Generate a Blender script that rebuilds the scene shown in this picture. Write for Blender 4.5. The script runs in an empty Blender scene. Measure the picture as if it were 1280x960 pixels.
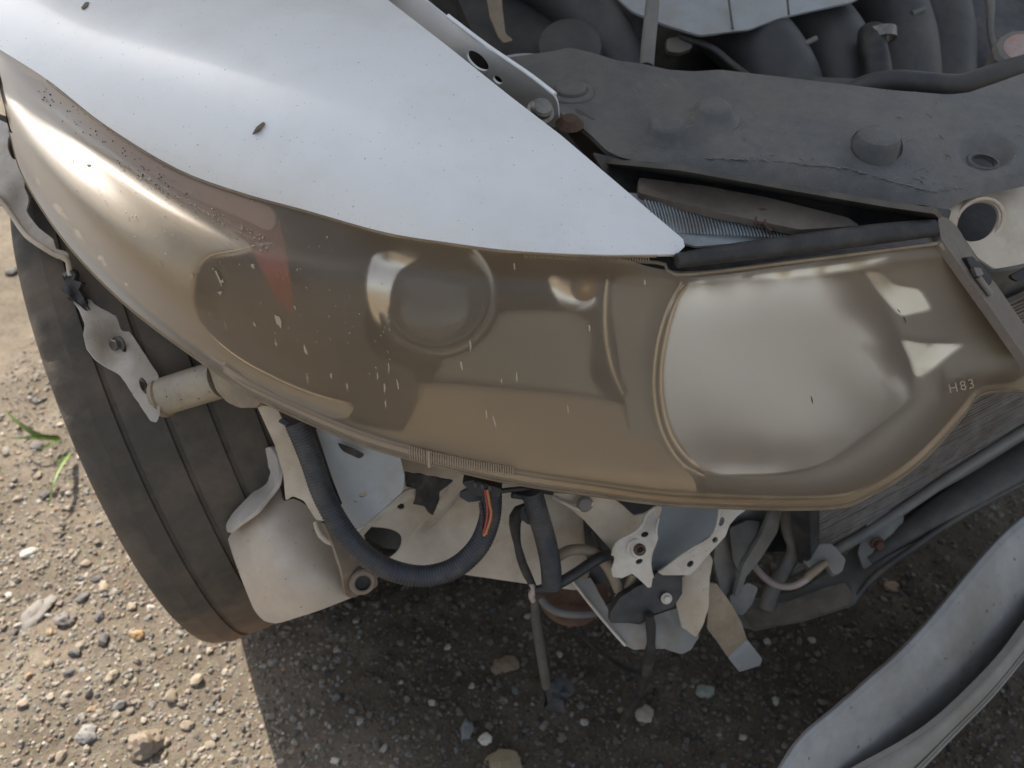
import bpy, bmesh, math, random
import numpy as np
from mathutils import Vector, Matrix, noise
from mathutils.geometry import delaunay_2d_cdt

R = math.radians
SC = bpy.context.scene
COL = SC.collection
rng = random.Random(7)
nrng = np.random.default_rng(11)

# ------------------------------------------------------------------ camera
FPX, PITCH, CAMZ = 963.0, R(42), 1.05
cam = bpy.data.cameras.new('camera')
camo = bpy.data.objects.new('camera', cam); COL.objects.link(camo)
camo.location = (0, 0, CAMZ); camo.rotation_euler = (R(90) - PITCH, 0, 0)
cam.sensor_fit = 'HORIZONTAL'; cam.sensor_width = 36.0; cam.lens = 36.0 * FPX / 1280.0
cam.clip_start = 0.02; cam.clip_end = 500
cam.dof.use_dof = True; cam.dof.focus_distance = 0.60; cam.dof.aperture_fstop = 7.0
SC.camera = camo
# ------------------------------------------------------------------ sky and sun
SUN_AZ, SUN_EL = R(-37), R(43)
w = bpy.data.worlds.new('World'); SC.world = w; w.use_nodes = True
wn = w.node_tree.nodes; wl = w.node_tree.links
sky = wn.new('ShaderNodeTexSky'); sky.sky_type = 'NISHITA'; sky.sun_disc = False
sky.sun_elevation = SUN_EL; sky.sun_rotation = SUN_AZ; sky.dust_density = 2.5; sky.air_density = 1.0
hs_ = wn.new('ShaderNodeHueSaturation'); hs_.inputs['Saturation'].default_value = .44
wl.new(sky.outputs[0], hs_.inputs['Color']); wl.new(hs_.outputs[0], wn['Background'].inputs[0]); wn['Background'].inputs[1].default_value = 0.12
sun = bpy.data.lights.new('sun', 'SUN'); suno = bpy.data.objects.new('sun', sun); COL.objects.link(suno)
S = Vector((math.sin(SUN_AZ) * math.cos(SUN_EL), math.cos(SUN_AZ) * math.cos(SUN_EL), math.sin(SUN_EL)))
suno.rotation_euler = S.to_track_quat('Z', 'Y').to_euler(); suno.location = S * 8
sun.energy = 4.8; sun.angle = R(0.55); sun.color = (1.0, 0.92, 0.80)
SC.view_settings.view_transform = 'Standard'; SC.view_settings.look = 'None'
SC.view_settings.exposure = 0.80; SC.view_settings.gamma = 1.0; SC.view_settings.use_curve_mapping = False
SC.cycles.max_bounces = 10; SC.cycles.transparent_max_bounces = 16
SC.cycles.caustics_reflective = False; SC.cycles.sample_clamp_indirect = 6.0
try:
    SC.cycles.use_denoising = True
except Exception:
    pass

# ------------------------------------------------------------------ geometry helpers
# the photograph's rays, used to find where in the place a traced outline stands
CP, SP = math.cos(PITCH), math.sin(PITCH)
def W(px, py, d):
    a = (px - 640) / FPX; v = (py - 480) / FPX
    return np.array((d * a, d * (CP - v * SP), CAMZ - d * (SP + v * CP)))
def zd(px, py, z):
    v = (py - 480) / FPX
    return (CAMZ - z) / (SP + v * CP)
def Z(px, py, z): return W(px, py, zd(px, py, z))
def zs(pts, k=4): return [tuple(t) for t in cr(pts, len(pts) * k)]
def zpts(l): return [(a, b, zd(a, b, c)) for a, b, c in l]

class Field:                                     # smooth depth field through control points (thin plate in 1/d)
    def __init__(s, pts, reg=0.0):
        p = np.array(pts, float); s.n = len(p); s.p = p[:, :2] / 500.0
        q = 1.0 / p[:, 2]
        if s.n == 1: s.c = q[0]; return
        if s.n == 2: p = np.vstack([p, [[p[0, 0] - (p[1, 1] - p[0, 1]), p[0, 1] + (p[1, 0] - p[0, 0]), p[0, 2]]]]); s.n = 3; s.p = p[:, :2] / 500; q = 1 / p[:, 2]
        K = s.U(s.p, s.p) + np.eye(s.n) * reg
        P = np.hstack([np.ones((s.n, 1)), s.p])
        A = np.block([[K, P], [P.T, np.zeros((3, 3))]])
        s.w = np.linalg.lstsq(A, np.concatenate([q, np.zeros(3)]), rcond=None)[0]
    @staticmethod
    def U(a, b):
        r = np.linalg.norm(a[:, None] - b[None], axis=2)
        return np.where(r > 1e-9, r * r * np.log(np.maximum(r, 1e-9)), 0.0)
    def __call__(s, x, y):
        x = np.atleast_1d(np.asarray(x, float)); y = np.atleast_1d(np.asarray(y, float))
        if s.n == 1: return np.full(x.shape, 1 / s.c)
        t = np.stack([x, y], 1) / 500.0
        q = s.U(t, s.p) @ s.w[:s.n] + s.w[s.n] + t @ s.w[s.n + 1:]
        return 1.0 / np.maximum(q, 0.2)

class Poly:                                      # very smooth field: low-order fit through the same kind of points
    def __init__(s, pts):
        p = np.array(pts, float); s.k = np.linalg.lstsq(s.B(p[:, 0], p[:, 1]), 1 / p[:, 2], rcond=None)[0]
    @staticmethod
    def B(x, y):
        x = (np.asarray(x, float) - 350) / 500; y = (np.asarray(y, float) - 100) / 250
        return np.stack([np.ones_like(x), x, y, x * x, x * y, y * y, x ** 3, x * x * y, x * y * y, y ** 3], -1)
    def __call__(s, x, y): return 1 / (s.B(np.atleast_1d(x), np.atleast_1d(y)) @ s.k)
def cr(pts, n, closed=False):                    # Catmull-Rom through points, n samples evenly spread by chord
    p = np.array(pts, float)
    if closed: p = np.vstack([p[-1], p, p[0], p[1]])
    else: p = np.vstack([2 * p[0] - p[1], p, 2 * p[-1] - p[-2]])
    m = len(p) - 3
    seg = np.linalg.norm((p[2:-1] - p[1:-2])[:, :2], axis=1) + 1e-9
    cum = np.concatenate([[0], np.cumsum(seg)])
    t = np.linspace(0, cum[-1], n, endpoint=not closed)
    i = np.clip(np.searchsorted(cum, t, 'right') - 1, 0, m - 1)
    u = ((t - cum[i]) / seg[i])[:, None]
    a, b, c, d = p[i], p[i + 1], p[i + 2], p[i + 3]
    return 0.5 * ((2 * b) + (c - a) * u + (2 * a - 5 * b + 4 * c - d) * u ** 2 + (3 * b - a - 3 * c + d) * u ** 3)
def dense(pts, h):
    p = np.array(pts, float); out = []
    for k in range(len(p)):
        a, b = p[k], p[(k + 1) % len(p)]
        n = max(1, int(np.linalg.norm(b - a) / h))
        for j in range(n): out.append(a + (b - a) * j / n)
    return np.array(out)
def soft(pts, h):                                # closed smooth outline
    p = np.array(pts, float); L = np.linalg.norm(np.roll(p, -1, 0) - p, axis=1).sum()
    return cr(p, max(8, int(L / h)), True)
def rounded(pts, h, r=5):                        # straight sides, small corner rounding
    p = np.array(pts, float); out = []
    n = len(p)
    for k in range(n):
        a, b, c = p[k - 1], p[k], p[(k + 1) % n]
        la, lc = np.linalg.norm(a - b), np.linalg.norm(c - b)
        q = min(r, la * .4, lc * .4)
        s, e = b + (a - b) / la * q, b + (c - b) / lc * q
        out += [s, .25 * s + .5 * b + .25 * e, e]
    return dense(out, h)
def inside(x, y, poly):
    x = np.asarray(x); y = np.asarray(y); c = np.zeros(x.shape, bool)
    a = poly; b = np.roll(poly, -1, 0)
    for (x0, y0), (x1, y1) in zip(a, b):
        k = ((y0 > y) != (y1 > y))
        if y1 != y0: c ^= k & (x < (x1 - x0) * (y - y0) / (y1 - y0) + x0)
    return c

CARLOC = Vector((-0.05, 0.75, 0.0))
def origin_of(parent):
    o = Vector((0, 0, 0))
    while parent is not None:
        o += parent.location; parent = parent.parent
    return o
def link(name, verts, faces, mat, parent=None, smooth=True, sharp=None, bevel=0.0, loc=None):
    v = np.asarray(verts, float)
    og = np.array(origin_of(parent)) + (np.array(loc) if loc is not None else 0)
    me = bpy.data.meshes.new(name)
    me.from_pydata((v - og).tolist(), [], [list(map(int, f)) for f in faces]); me.validate()
    o = bpy.data.objects.new(name, me); COL.objects.link(o)
    if loc is not None: o.location = loc
    if parent is not None: o.parent = parent
    if mat is not None: me.materials.append(mat)
    if smooth: me.shade_smooth()
    if sharp is not None:
        try: me.set_sharp_from_angle(angle=R(sharp))
        except Exception: pass
    if bevel > 0:
        b = o.modifiers.new('bevel', 'BEVEL'); b.width = bevel; b.segments = 2; b.limit_method = 'ANGLE'; b.angle_limit = R(40)
    return o

def vnormals(V, T):
    n = np.zeros_like(V)
    T = np.array(T); fn = np.cross(V[T[:, 1]] - V[T[:, 0]], V[T[:, 2]] - V[T[:, 0]])
    for k in range(3): np.add.at(n, T[:, k], fn)
    return n / (np.linalg.norm(n, axis=1, keepdims=True) + 1e-12)

def sheet(name, outline, ctrl, mat, parent, thick=.0015, h=10, holes=(), mode='round', r=4, off=0.0, zbump=None,
          crumple=0.0, cscale=30.0, bevel=0.0, field=None, rag=0.0):
    """a pressed sheet: traced outline on its own depth field, given thickness away from the viewer side"""
    P = {'round': lambda: rounded(outline, h, r), 'soft': lambda: soft(outline, h), 'hard': lambda: dense(outline, h)}[mode]()
    if rag: P = P + rag * np.array([(noise.noise(Vector((a / 10, b / 10, 1))) + .25 * noise.noise(Vector((a / 3, b / 3, 4))), noise.noise(Vector((a / 10, b / 10, 7))) + .25 * noise.noise(Vector((a / 3, b / 3, 9)))) for a, b in P])
    H = [soft(q, max(2, h * .4)) if len(q) > 4 else dense(q, h * .6) for q in holes]
    lo, hi = P.min(0), P.max(0)
    g = []
    row = 0
    y = lo[1] + h * .5
    while y < hi[1]:
        x = lo[0] + (h * .5 if row % 2 else h)
        while x < hi[0]: g.append((x, y)); x += h
        y += h * .866; row += 1
    g = np.array(g) if g else np.zeros((0, 2))
    if len(g):
        k = inside(g[:, 0], g[:, 1], P)
        for q in H: k &= ~inside(g[:, 0], g[:, 1], q)
        allb = np.vstack([P] + H)
        dmin = np.array([np.min(np.linalg.norm(allb - t, axis=1)) for t in g])
        g = g[k & (dmin > h * .45)]
    pts = np.vstack([P] + H + [g]); edges = []; s = 0
    for q in [P] + H:
        n = len(q); edges += [(s + i, s + (i + 1) % n) for i in range(n)]; s += n
    res = delaunay_2d_cdt([Vector(t) for t in pts], edges, [], 0, 1e-5)
    V2 = np.array([tuple(t) for t in res[0]]); T = np.array([t for t in res[2] if len(t) == 3])
    c = V2[T].mean(1); k = inside(c[:, 0], c[:, 1], P)
    for q in H: k &= ~inside(c[:, 0], c[:, 1], q)
    T = T[k]
    used = np.unique(T); mp = -np.ones(len(V2), int); mp[used] = np.arange(len(used)); V2 = V2[used]; T = mp[T]
    fd = field if field is not None else Field(ctrl)
    d = fd(V2[:, 0], V2[:, 1]) + off
    if crumple:
        d = d + np.array([crumple * noise.noise(Vector((a / cscale, b / cscale, hash(name) % 97 * 0 + 3.1))) for a, b in V2])
    V = np.stack([W(a, b, c) for (a, b), c in zip(V2, d)])
    if zbump is not None: V[:, 2] += np.array([zbump(a, b) for a, b in V2])
    N = vnormals(V, T)
    cpos = np.array((0, 0, CAMZ))
    if ((cpos - V) * N).sum(1).mean() < 0: T = T[:, ::-1]; N = -N
    B = V - N * thick
    n = len(V)
    F = [tuple(t) for t in T] + [tuple(t[::-1] + n) for t in T]
    cnt = {}
    for t in T:
        for a, b in ((t[0], t[1]), (t[1], t[2]), (t[2], t[0])): cnt[(a, b)] = 1
    for (a, b) in list(cnt):
        if (b, a) not in cnt: F.append((b, a, a + n, b + n))
    return link(name, np.vstack([V, B]), F, mat, parent, sharp=50, bevel=bevel)

def frames(P):
    P = np.array(P, float); T = np.gradient(P, axis=0); T /= np.linalg.norm(T, axis=1, keepdims=True) + 1e-12
    n = np.cross(T[0], (0.3, 0.2, 1.0)); n /= np.linalg.norm(n); out = []
    for t in T:
        n = n - t * (n @ t); n /= np.linalg.norm(n); out.append((n.copy(), np.cross(t, n)))
    return out
def tube_mesh(P, rad, k=12, cap=True, flat=1.0):
    fr = frames(P); V = []; F = []
    a = np.linspace(0, 2 * math.pi, k, endpoint=False)
    for p, (n, b), r_ in zip(P, fr, rad):
        for t in a: V.append(p + r_ * (math.cos(t) * n + flat * math.sin(t) * b))
    m = len(P)
    for i in range(m - 1):
        for j in range(k): F.append((i * k + j, i * k + (j + 1) % k, (i + 1) * k + (j + 1) % k, (i + 1) * k + j))
    if cap: F.append(tuple(range(k))[::-1]); F.append(tuple((m - 1) * k + j for j in range(k)))
    return np.array(V), F
def tube(name, pts, rpx, mat, parent, k=12, n=None, rib=None, world=False, flat=1.0, ripple=0.0):
    """hose through traced points; rib=(pitch m, depth ratio) makes a corrugated sleeve"""
    P = np.array([p if world else W(*p) for p in pts], float)
    L = np.linalg.norm(np.diff(P, axis=0), axis=1).sum()
    if n is None: n = max(6, int(L / .006))
    if rib: n = int(L / rib[0] * 5)
    # dense 3-D spline
    q = np.hstack([P, np.zeros((len(P), 1))]); Q = cr3(P, n)
    rp = rpx if world else None
    if np.isscalar(rpx): rad = np.full(n, rpx if world else rpx * np.mean([p[2] for p in pts]) / FPX)
    else:
        rr = np.interp(np.linspace(0, 1, n), np.linspace(0, 1, len(rpx)), rpx)
        rad = rr if world else rr * np.mean([p[2] for p in pts]) / FPX
    if rib:
        ph = np.arange(n) / 5.0
        rad = rad * (1 - rib[1] * (0.5 - 0.5 * np.cos(2 * math.pi * ph)) ** 2)
    if ripple:
        rad = rad * (1 + ripple * np.array([noise.noise(Vector((i * .35, 0, 1.7))) for i in range(n)]))
    V, F = tube_mesh(Q, rad, k, flat=flat)
    return link(name, V, F, mat, parent, sharp=60)
def cr3(P, n):
    p = np.vstack([2 * P[0] - P[1], P, 2 * P[-1] - P[-2]]); m = len(p) - 3
    seg = np.linalg.norm(p[2:-1] - p[1:-2], axis=1) + 1e-9; cum = np.concatenate([[0], np.cumsum(seg)])
    t = np.linspace(0, cum[-1], n); i = np.clip(np.searchsorted(cum, t, 'right') - 1, 0, m - 1); u = ((t - cum[i]) / seg[i])[:, None]
    a, b, c, d = p[i], p[i + 1], p[i + 2], p[i + 3]
    return 0.5 * ((2 * b) + (c - a) * u + (2 * a - 5 * b + 4 * c - d) * u ** 2 + (3 * b - a - 3 * c + d) * u ** 3)
def basis(ax, hint=(0.1, 0.2, 1)):
    ax = np.array(ax, float); ax /= np.linalg.norm(ax)
    x = np.cross(hint, ax); x /= np.linalg.norm(x); return x, np.cross(ax, x), ax
def lathe(name, prof, centre, axis, mat, parent, k=32, sharp=35, arc=None):
    """prof: (radius, height along axis)"""
    x, y, z = basis(axis); c = np.array(centre, float); V = []; F = []
    n = len(prof)
    for i in range(k):
        t = 2 * math.pi * i / k
        for r_, h_ in prof: V.append(c + max(r_, 1e-5) * (math.cos(t) * x + math.sin(t) * y) + h_ * z)
    for i in range(k):
        for j in range(n - 1):
            a, b = i * n + j, ((i + 1) % k) * n + j
            F.append((a, b, b + 1, a + 1))
    return link(name, V, F, mat, parent, sharp=sharp)
def hexbolt(name, centre, axis, rad, mat, parent):
    x, y, z = basis(axis); c = np.array(centre); V = []; F = []
    def ring(r_, h_, k=6, off=0):
        s = len(V)
        for i in range(k):
            t = 2 * math.pi * (i + off) / k; V.append(c + r_ * (math.cos(t) * x + math.sin(t) * y) + h_ * z)
        return s
    a = ring(rad * 1.55, 0, 12); b = ring(rad * 1.5, rad * .3, 12)
    for i in range(12): F.append((a + i, a + (i + 1) % 12, b + (i + 1) % 12, b + i))
    F.append(tuple(b + i for i in range(12)))
    p = ring(rad, rad * .3); q = ring(rad, rad * 1.2); t = ring(rad * .82, rad * 1.35)
    for i in range(6):
        F.append((p + i, p + (i + 1) % 6, q + (i + 1) % 6, q + i)); F.append((q + i, q + (i + 1) % 6, t + (i + 1) % 6, t + i))
    F.append(tuple(t + i for i in range(6)))
    return link(name, V, F, mat, parent, smooth=False)
def loft(name, rows, mat, parent, n=80, m=6, thick=0.0, sharp=45, mode='d', par=None):
    """rows of traced points -> smooth skin; m steps between rows"""
    Rw = []
    for r_ in rows:
        q = [Z(*p) if mode == 'z' else (np.array(p) if mode == 'w' else W(*p)) for p in r_]
        Rw.append(cr3(np.array(q), n))
    Rw = np.array(Rw)
    # interpolate across rows
    k = len(Rw); G = []
    ext = np.concatenate([[2 * Rw[0] - Rw[1]], Rw, [2 * Rw[-1] - Rw[-2]]])
    for i in range(k - 1):
        a, b, c, d = ext[i], ext[i + 1], ext[i + 2], ext[i + 3]
        for j in range(m):
            u = j / m
            G.append(0.5 * ((2 * b) + (c - a) * u + (2 * a - 5 * b + 4 * c - d) * u ** 2 + (3 * b - a - 3 * c + d) * u ** 3))
    G.append(Rw[-1]); G = np.array(G); M = len(G)
    V = G.reshape(-1, 3); F = []
    for i in range(M - 1):
        for j in range(n - 1): F.append((i * n + j, i * n + j + 1, (i + 1) * n + j + 1, (i + 1) * n + j))
    F = np.array(F)
    T = np.vstack([F[:, [0, 1, 2]], F[:, [0, 2, 3]]]); N = vnormals(V, T)
    if ((np.array((0, 0, CAMZ)) - V) * N).sum(1).mean() < 0: F = F[:, ::-1]; N = -N
    if thick:
        s = len(V); B = V - N * thick; FF = [tuple(f) for f in F] + [tuple(f[::-1] + s) for f in F]
        e = set()
        for f in F:
            for q in range(4): e.add((f[q], f[(q + 1) % 4]))
        for a, b in e:
            if (b, a) not in e: FF.append((b, a, a + s, b + s))
        return link(name, np.vstack([V, B]), FF, mat, parent, sharp=sharp)
    return link(name, V, F, mat, parent, sharp=sharp)
def ell(cx, cy, rx, ry, rot=0, n=14):
    c, s = math.cos(R(rot)), math.sin(R(rot))
    return [(cx + rx * math.cos(t) * c - ry * math.sin(t) * s, cy + rx * math.cos(t) * s + ry * math.sin(t) * c) for t in np.linspace(0, 2 * math.pi, n, endpoint=False)]
def empty(name, loc, parent=None):
    o = bpy.data.objects.new(name, None); COL.objects.link(o)
    o.location = Vector(loc) - (origin_of(parent) if parent else Vector((0, 0, 0))); o.parent = parent
    o.empty_display_size = .1
    return o
def tag(o, label=None, cat=None, group=None, kind=None):
    for k, v in (('label', label), ('category', cat), ('group', group), ('kind', kind)):
        if v: o[k] = v
    return o

# ------------------------------------------------------------------ materials
def lin(c): return tuple((x / 12.92 if x <= .04045 else ((x + .055) / 1.055) ** 2.4) for x in [t / 255 for t in c])
def mat(name, col, rough=.5, metal=0.0, var=.25, vscale=30, col2=None, spots=None, spot_amt=.12, spot_scale=220, bump=.15, bscale=300, coat=0.0,
        spec=.5, dirt=None, dirt_amt=.5, dirt_scale=12, rvar=.1):
    """base colour with broad and fine variation, a second tone in patches, grime patches and specks"""
    m = bpy.data.materials.new(name); m.use_nodes = True; nt = m.node_tree; N = nt.nodes; L = nt.links
    p = N['Principled BSDF']; tc = N.new('ShaderNodeTexCoord')
    def nz(scale, det=5, rgh=.6):
        n = N.new('ShaderNodeTexNoise'); n.inputs['Scale'].default_value = scale; n.inputs['Detail'].default_value = det
        n.inputs['Roughness'].default_value = rgh; L.new(tc.outputs['Object'], n.inputs['Vector']); return n.outputs['Fac']
    def ramp(src, a, b):
        r_ = N.new('ShaderNodeMapRange'); r_.inputs[1].default_value = a; r_.inputs[2].default_value = b; L.new(src, r_.inputs[0]); r_.clamp = True; return r_.outputs[0]
    def mix(fac, a, b, typ='MIX'):
        x = N.new('ShaderNodeMix'); x.data_type = 'RGBA'; x.blend_type = typ
        if isinstance(fac, (int, float)): x.inputs['Factor'].default_value = fac
        else: L.new(fac, x.inputs['Factor'])
        for s, q in ((6, a), (7, b)):
            if isinstance(q, tuple): x.inputs[s].default_value = (*q[:3], 1)
            else: L.new(q, x.inputs[s])
        return x.outputs[2]
    c2 = col2 or tuple(x * (1 - var) for x in col)
    c = mix(ramp(nz(vscale), .35, .65), col, c2)
    c = mix(ramp(nz(vscale * 7), .3, .7), c, mix(var * .6, c, (0, 0, 0)) )
    if dirt: 
        k = N.new('ShaderNodeMath'); k.operation = 'MULTIPLY'; k.inputs[1].default_value = dirt_amt
        L.new(ramp(nz(dirt_scale, 8, .65), .45, .68), k.inputs[0]); c = mix(k.outputs[0], c, dirt)
    if spots:
        k = ramp(nz(spot_scale, 2, .5), .74 - spot_amt, .76 - spot_amt); c = mix(k, c, spots)
    L.new(c, p.inputs['Base Color'])
    rr = N.new('ShaderNodeMapRange'); rr.inputs[3].default_value = max(.02, rough - rvar); rr.inputs[4].default_value = min(1, rough + rvar)
    L.new(nz(vscale * 2.3), rr.inputs[0]); L.new(rr.outputs[0], p.inputs['Roughness'])
    p.inputs['Metallic'].default_value = metal; p.inputs['Coat Weight'].default_value = coat; p.inputs['Coat Roughness'].default_value = .12
    p.inputs['Specular IOR Level'].default_value = spec
    if bump:
        b = N.new('ShaderNodeBump'); b.inputs['Strength'].default_value = bump; b.inputs['Distance'].default_value = .002
        L.new(nz(bscale, 6, .65), b.inputs['Height']); L.new(b.outputs[0], p.inputs['Normal'])
    return m

DUST = lin((150, 128, 104))
M = {}
M['paint'] = mat('white_car_paint', (.80, .82, .825), .36, var=.03, vscale=5, coat=.3, bump=.015, bscale=900, spots=(.20, .19, .18), spot_amt=.012, spot_scale=520, dirt=(.60, .59, .56), dirt_amt=.3, dirt_scale=16, rvar=.06)
M['tanwhite'] = mat('dusty_white_primer', (.60, .54, .44), .6, var=.12, vscale=14, col2=(.50, .42, .32), bump=.06, dirt=(.34, .26, .18), dirt_amt=.6, dirt_scale=20, spots=(.14, .11, .08), spot_amt=.01, spot_scale=420)
M['white'] = mat('scuffed_white_metal', (.63, .60, .54), .5, var=.1, vscale=22, col2=(.52, .47, .40), bump=.08, dirt=(.36, .28, .20), dirt_amt=.55, dirt_scale=35, spots=(.14, .11, .08), spot_amt=.015, spot_scale=420)
M['bluewhite'] = mat('grey_white_metal', (.40, .43, .44), .45, var=.12, vscale=18, bump=.06, dirt=(.30, .25, .19), dirt_amt=.5, dirt_scale=24, spots=(.12, .11, .10), spot_amt=.005, spot_scale=420)
M['bluegrey'] = mat('blue_grey_steel', (.22, .25, .27), .5, var=.15, vscale=16, bump=.08, dirt=(.26, .22, .17), dirt_amt=.5, dirt_scale=18)
M['plastic'] = mat('black_textured_plastic', (.120, .125, .126), .55, var=.4, vscale=14, col2=(.165, .160, .148), bump=.5, bscale=900, dirt=(.20, .18, .15), dirt_amt=.5, dirt_scale=9, spots=(.26, .25, .22), spot_amt=.05, spot_scale=700)
M['dust'] = mat('caked_road_dust', (.22, .19, .15), .85, var=.3, vscale=26, bump=.5, dirt=(.12, .10, .08), dirt_amt=.5, dirt_scale=30)
M['black'] = mat('black_plastic', (.028, .030, .033), .5, var=.3, vscale=30, bump=.2, dirt=(.12, .105, .085), dirt_amt=.5, dirt_scale=22)
M['rubberseal'] = mat('dusty_rubber_seal', (.035, .036, .038), .6, var=.3, vscale=40, bump=.3, bscale=500, dirt=(.12, .11, .10), dirt_amt=.4, dirt_scale=30)
M['tyre'] = mat('worn_tyre_rubber', (.074, .065, .054), .8, var=.3, vscale=9, col2=(.100, .086, .069), bump=.35, bscale=240, dirt=(.17, .130, .092), dirt_amt=.7, dirt_scale=14)
M['tyre_dust'] = mat('dusty_tyre_rubber', (.22, .15, .10), .85, var=.3, vscale=20, bump=.3)
M['conduit'] = mat('corrugated_sleeve_plastic', (.040, .046, .056), .5, var=.3, vscale=40, bump=.1, dirt=(.15, .135, .115), dirt_amt=.45, dirt_scale=35)
M['seat'] = M['black']
M['tank'] = mat('milky_tank_plastic', (.62, .56, .475), .5, var=.08, vscale=9, col2=(.55, .45, .35), bump=.1, bscale=160, dirt=(.34, .26, .19), dirt_amt=.5, dirt_scale=10, spots=(.15, .12, .1), spot_amt=.025)
M['tankwhite'] = mat('pale_tank_plastic', (.62, .585, .53), .5, var=.08, vscale=14, bump=.1, dirt=(.36, .27, .20), dirt_amt=.45, dirt_scale=22)
M['tankbrown'] = mat('grimy_tank_plastic', (.30, .235, .175), .6, var=.25, vscale=20, bump=.15, dirt=(.16, .12, .09), dirt_amt=.6, dirt_scale=24)
M['tan'] = mat('dirty_tan_plastic', (.36, .29, .20), .6, var=.25, vscale=30, bump=.2, dirt=(.18, .14, .10), dirt_amt=.5, dirt_scale=25)
M['tube'] = mat('tan_painted_tube', (.42, .36, .27), .5, var=.2, vscale=24, bump=.1, dirt=(.15, .12, .09), dirt_amt=.55, dirt_scale=30, spots=(.05, .04, .03), spot_amt=.05)
M['grey'] = mat('dusty_grey_metal', (.20, .195, .18), .6, var=.25, vscale=20, bump=.2, dirt=(.28, .23, .17), dirt_amt=.5, dirt_scale=18)
M['shield'] = mat('dull_grey_shield', (.30, .295, .275), .6, var=.2, vscale=16, bump=.12, dirt=(.20, .165, .12), dirt_amt=.6, dirt_scale=22)
M['railbrown'] = mat('grey_brown_rail', (.17, .145, .12), .6, var=.3, vscale=30, bump=.25, dirt=(.28, .23, .18), dirt_amt=.4, dirt_scale=30)
M['darkgrey'] = mat('dark_grey_steel', (.085, .083, .078), .55, var=.3, vscale=20, bump=.2, dirt=(.19, .16, .12), dirt_amt=.55, dirt_scale=16)
M['teal'] = mat('faded_crossmember_paint', (.25, .255, .23), .6, var=.3, vscale=14, bump=.15, dirt=(.17, .155, .125), dirt_amt=.5, dirt_scale=14)
M['fin'] = mat('radiator_aluminium', (.36, .33, .30), .55, metal=.3, var=.35, vscale=60, bump=.3, dirt=(.16, .12, .085), dirt_amt=.7, dirt_scale=18)
M['rust'] = mat('rusty_steel', (.16, .085, .055), .8, var=.4, vscale=50, bump=.4, dirt=(.10, .07, .05), dirt_amt=.6)
M['steel'] = mat('zinc_bolt', (.34, .33, .31), .45, metal=.7, var=.3, vscale=80, bump=.2, dirt=(.16, .11, .07), dirt_amt=.6, dirt_scale=60)
M['silver'] = mat('worn_silver_paint', (.36, .365, .36), .42, metal=.15, var=.25, vscale=10, bump=.08, bscale=500, dirt=(.17, .15, .125), dirt_amt=.6, dirt_scale=7, spots=(.08, .08, .08), spot_amt=.03, spot_scale=140, rvar=.14)
M['bumperedge'] = mat('dull_beige_bumper_edge', (.30, .285, .255), .6, var=.2, vscale=15, bump=.15, dirt=(.22, .19, .15), dirt_amt=.6, dirt_scale=14)
M['chrome'] = mat('reflector_chrome', (.80, .80, .79), .20, metal=1.0, var=.04, bump=0, rvar=.05)
M['chrome_hazy'] = mat('hazy_reflector', (.98, .95, .89), .20, metal=.85, var=.05, bump=0, rvar=.04)
M['rimwarm'] = mat('ground_tinted_rim', (.92, .78, .58), .22, metal=.6, var=.05, bump=0)  # warm base colour stands for the ground mirrored in the chrome
M['silverplastic'] = mat('silver_bezel_plastic', (.82, .74, .62), .42, metal=.2, var=.06, vscale=12, bump=0)
M['bezel'] = mat('dark_bezel_plastic', (.035, .040, .046), .30, var=.15, vscale=10, bump=.03)
M['olive'] = mat('grey_bezel_plastic', (.27, .27, .245), .42, metal=.3, var=.1, vscale=10, bump=.02)
M['ground_glint'] = mat('painted_ground_reflection', (.58, .44, .285), .42, metal=.2, var=.12, vscale=9, bump=0)  # brown of the mirrored ground, put into the colour
M['pink_lit'] = mat('marker_pink_lit_tint', (.72, .44, .37), .45, var=.1, vscale=12, bump=0)  # lit look of the marker put into a pale base colour
M['red'] = mat('red_marker_reflector', (.42, .045, .035), .35, var=.2, vscale=40, bump=.05)
M['amber'] = mat('amber_bulb_glow_plastic', (.62, .36, .11), .35, metal=.3, var=.15, vscale=40, bump=0)
M['band'] = mat('golden_lens_border', (.62, .47, .30), .45, var=.1, vscale=30, bump=0)
M['flute'] = mat('hazed_flute_plastic', (.40, .315, .225), .5, var=.1, vscale=40, bump=0)
M['lip'] = mat('tan_lens_edge', (.33, .265, .185), .5, var=.2, vscale=40, bump=.1, dirt=(.16, .12, .09), dirt_amt=.5, dirt_scale=40)
M['clear'] = mat('cloudy_flute_plastic', (.30, .34, .36), .30, var=.2, vscale=30, bump=.05, dirt=(.14, .12, .10), dirt_amt=.6, dirt_scale=30)
M['tape'] = mat('black_cloth_tape', (.045, .042, .040), .8, var=.4, vscale=60, bump=.5, bscale=600, dirt=(.13, .11, .09), dirt_amt=.5, dirt_scale=40)
M['orange'] = mat('orange_wire', (.55, .22, .08), .5, var=.2, bump=0)
M['redwire'] = mat('red_wire', (.40, .07, .05), .5, var=.2, bump=0)
M['greywire'] = mat('pale_wire', (.46, .38, .34), .5, var=.2, bump=.05)
M['pink'] = mat('faded_red_cap_plastic', (.50, .25, .20), .5, var=.3, vscale=50, bump=.1, col2=(.42, .40, .38))
M['scuff'] = mat('pale_plastic_scuff', (.24, .235, .22), .8, var=.2, bump=0)
M['chip'] = mat('brown_edge_dirt', (.34, .27, .19), .8, var=.3, vscale=200, bump=0)
M['fleck'] = mat('pale_dried_splash', (.55, .48, .38), .8, var=.2, bump=0)
M['darkfleck'] = mat('dark_tar_speck', (.05, .035, .03), .6, var=.2, bump=0)
M['leaf'] = mat('dry_leaf', (.20, .16, .12), .8, var=.4, vscale=200, bump=.2)
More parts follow.
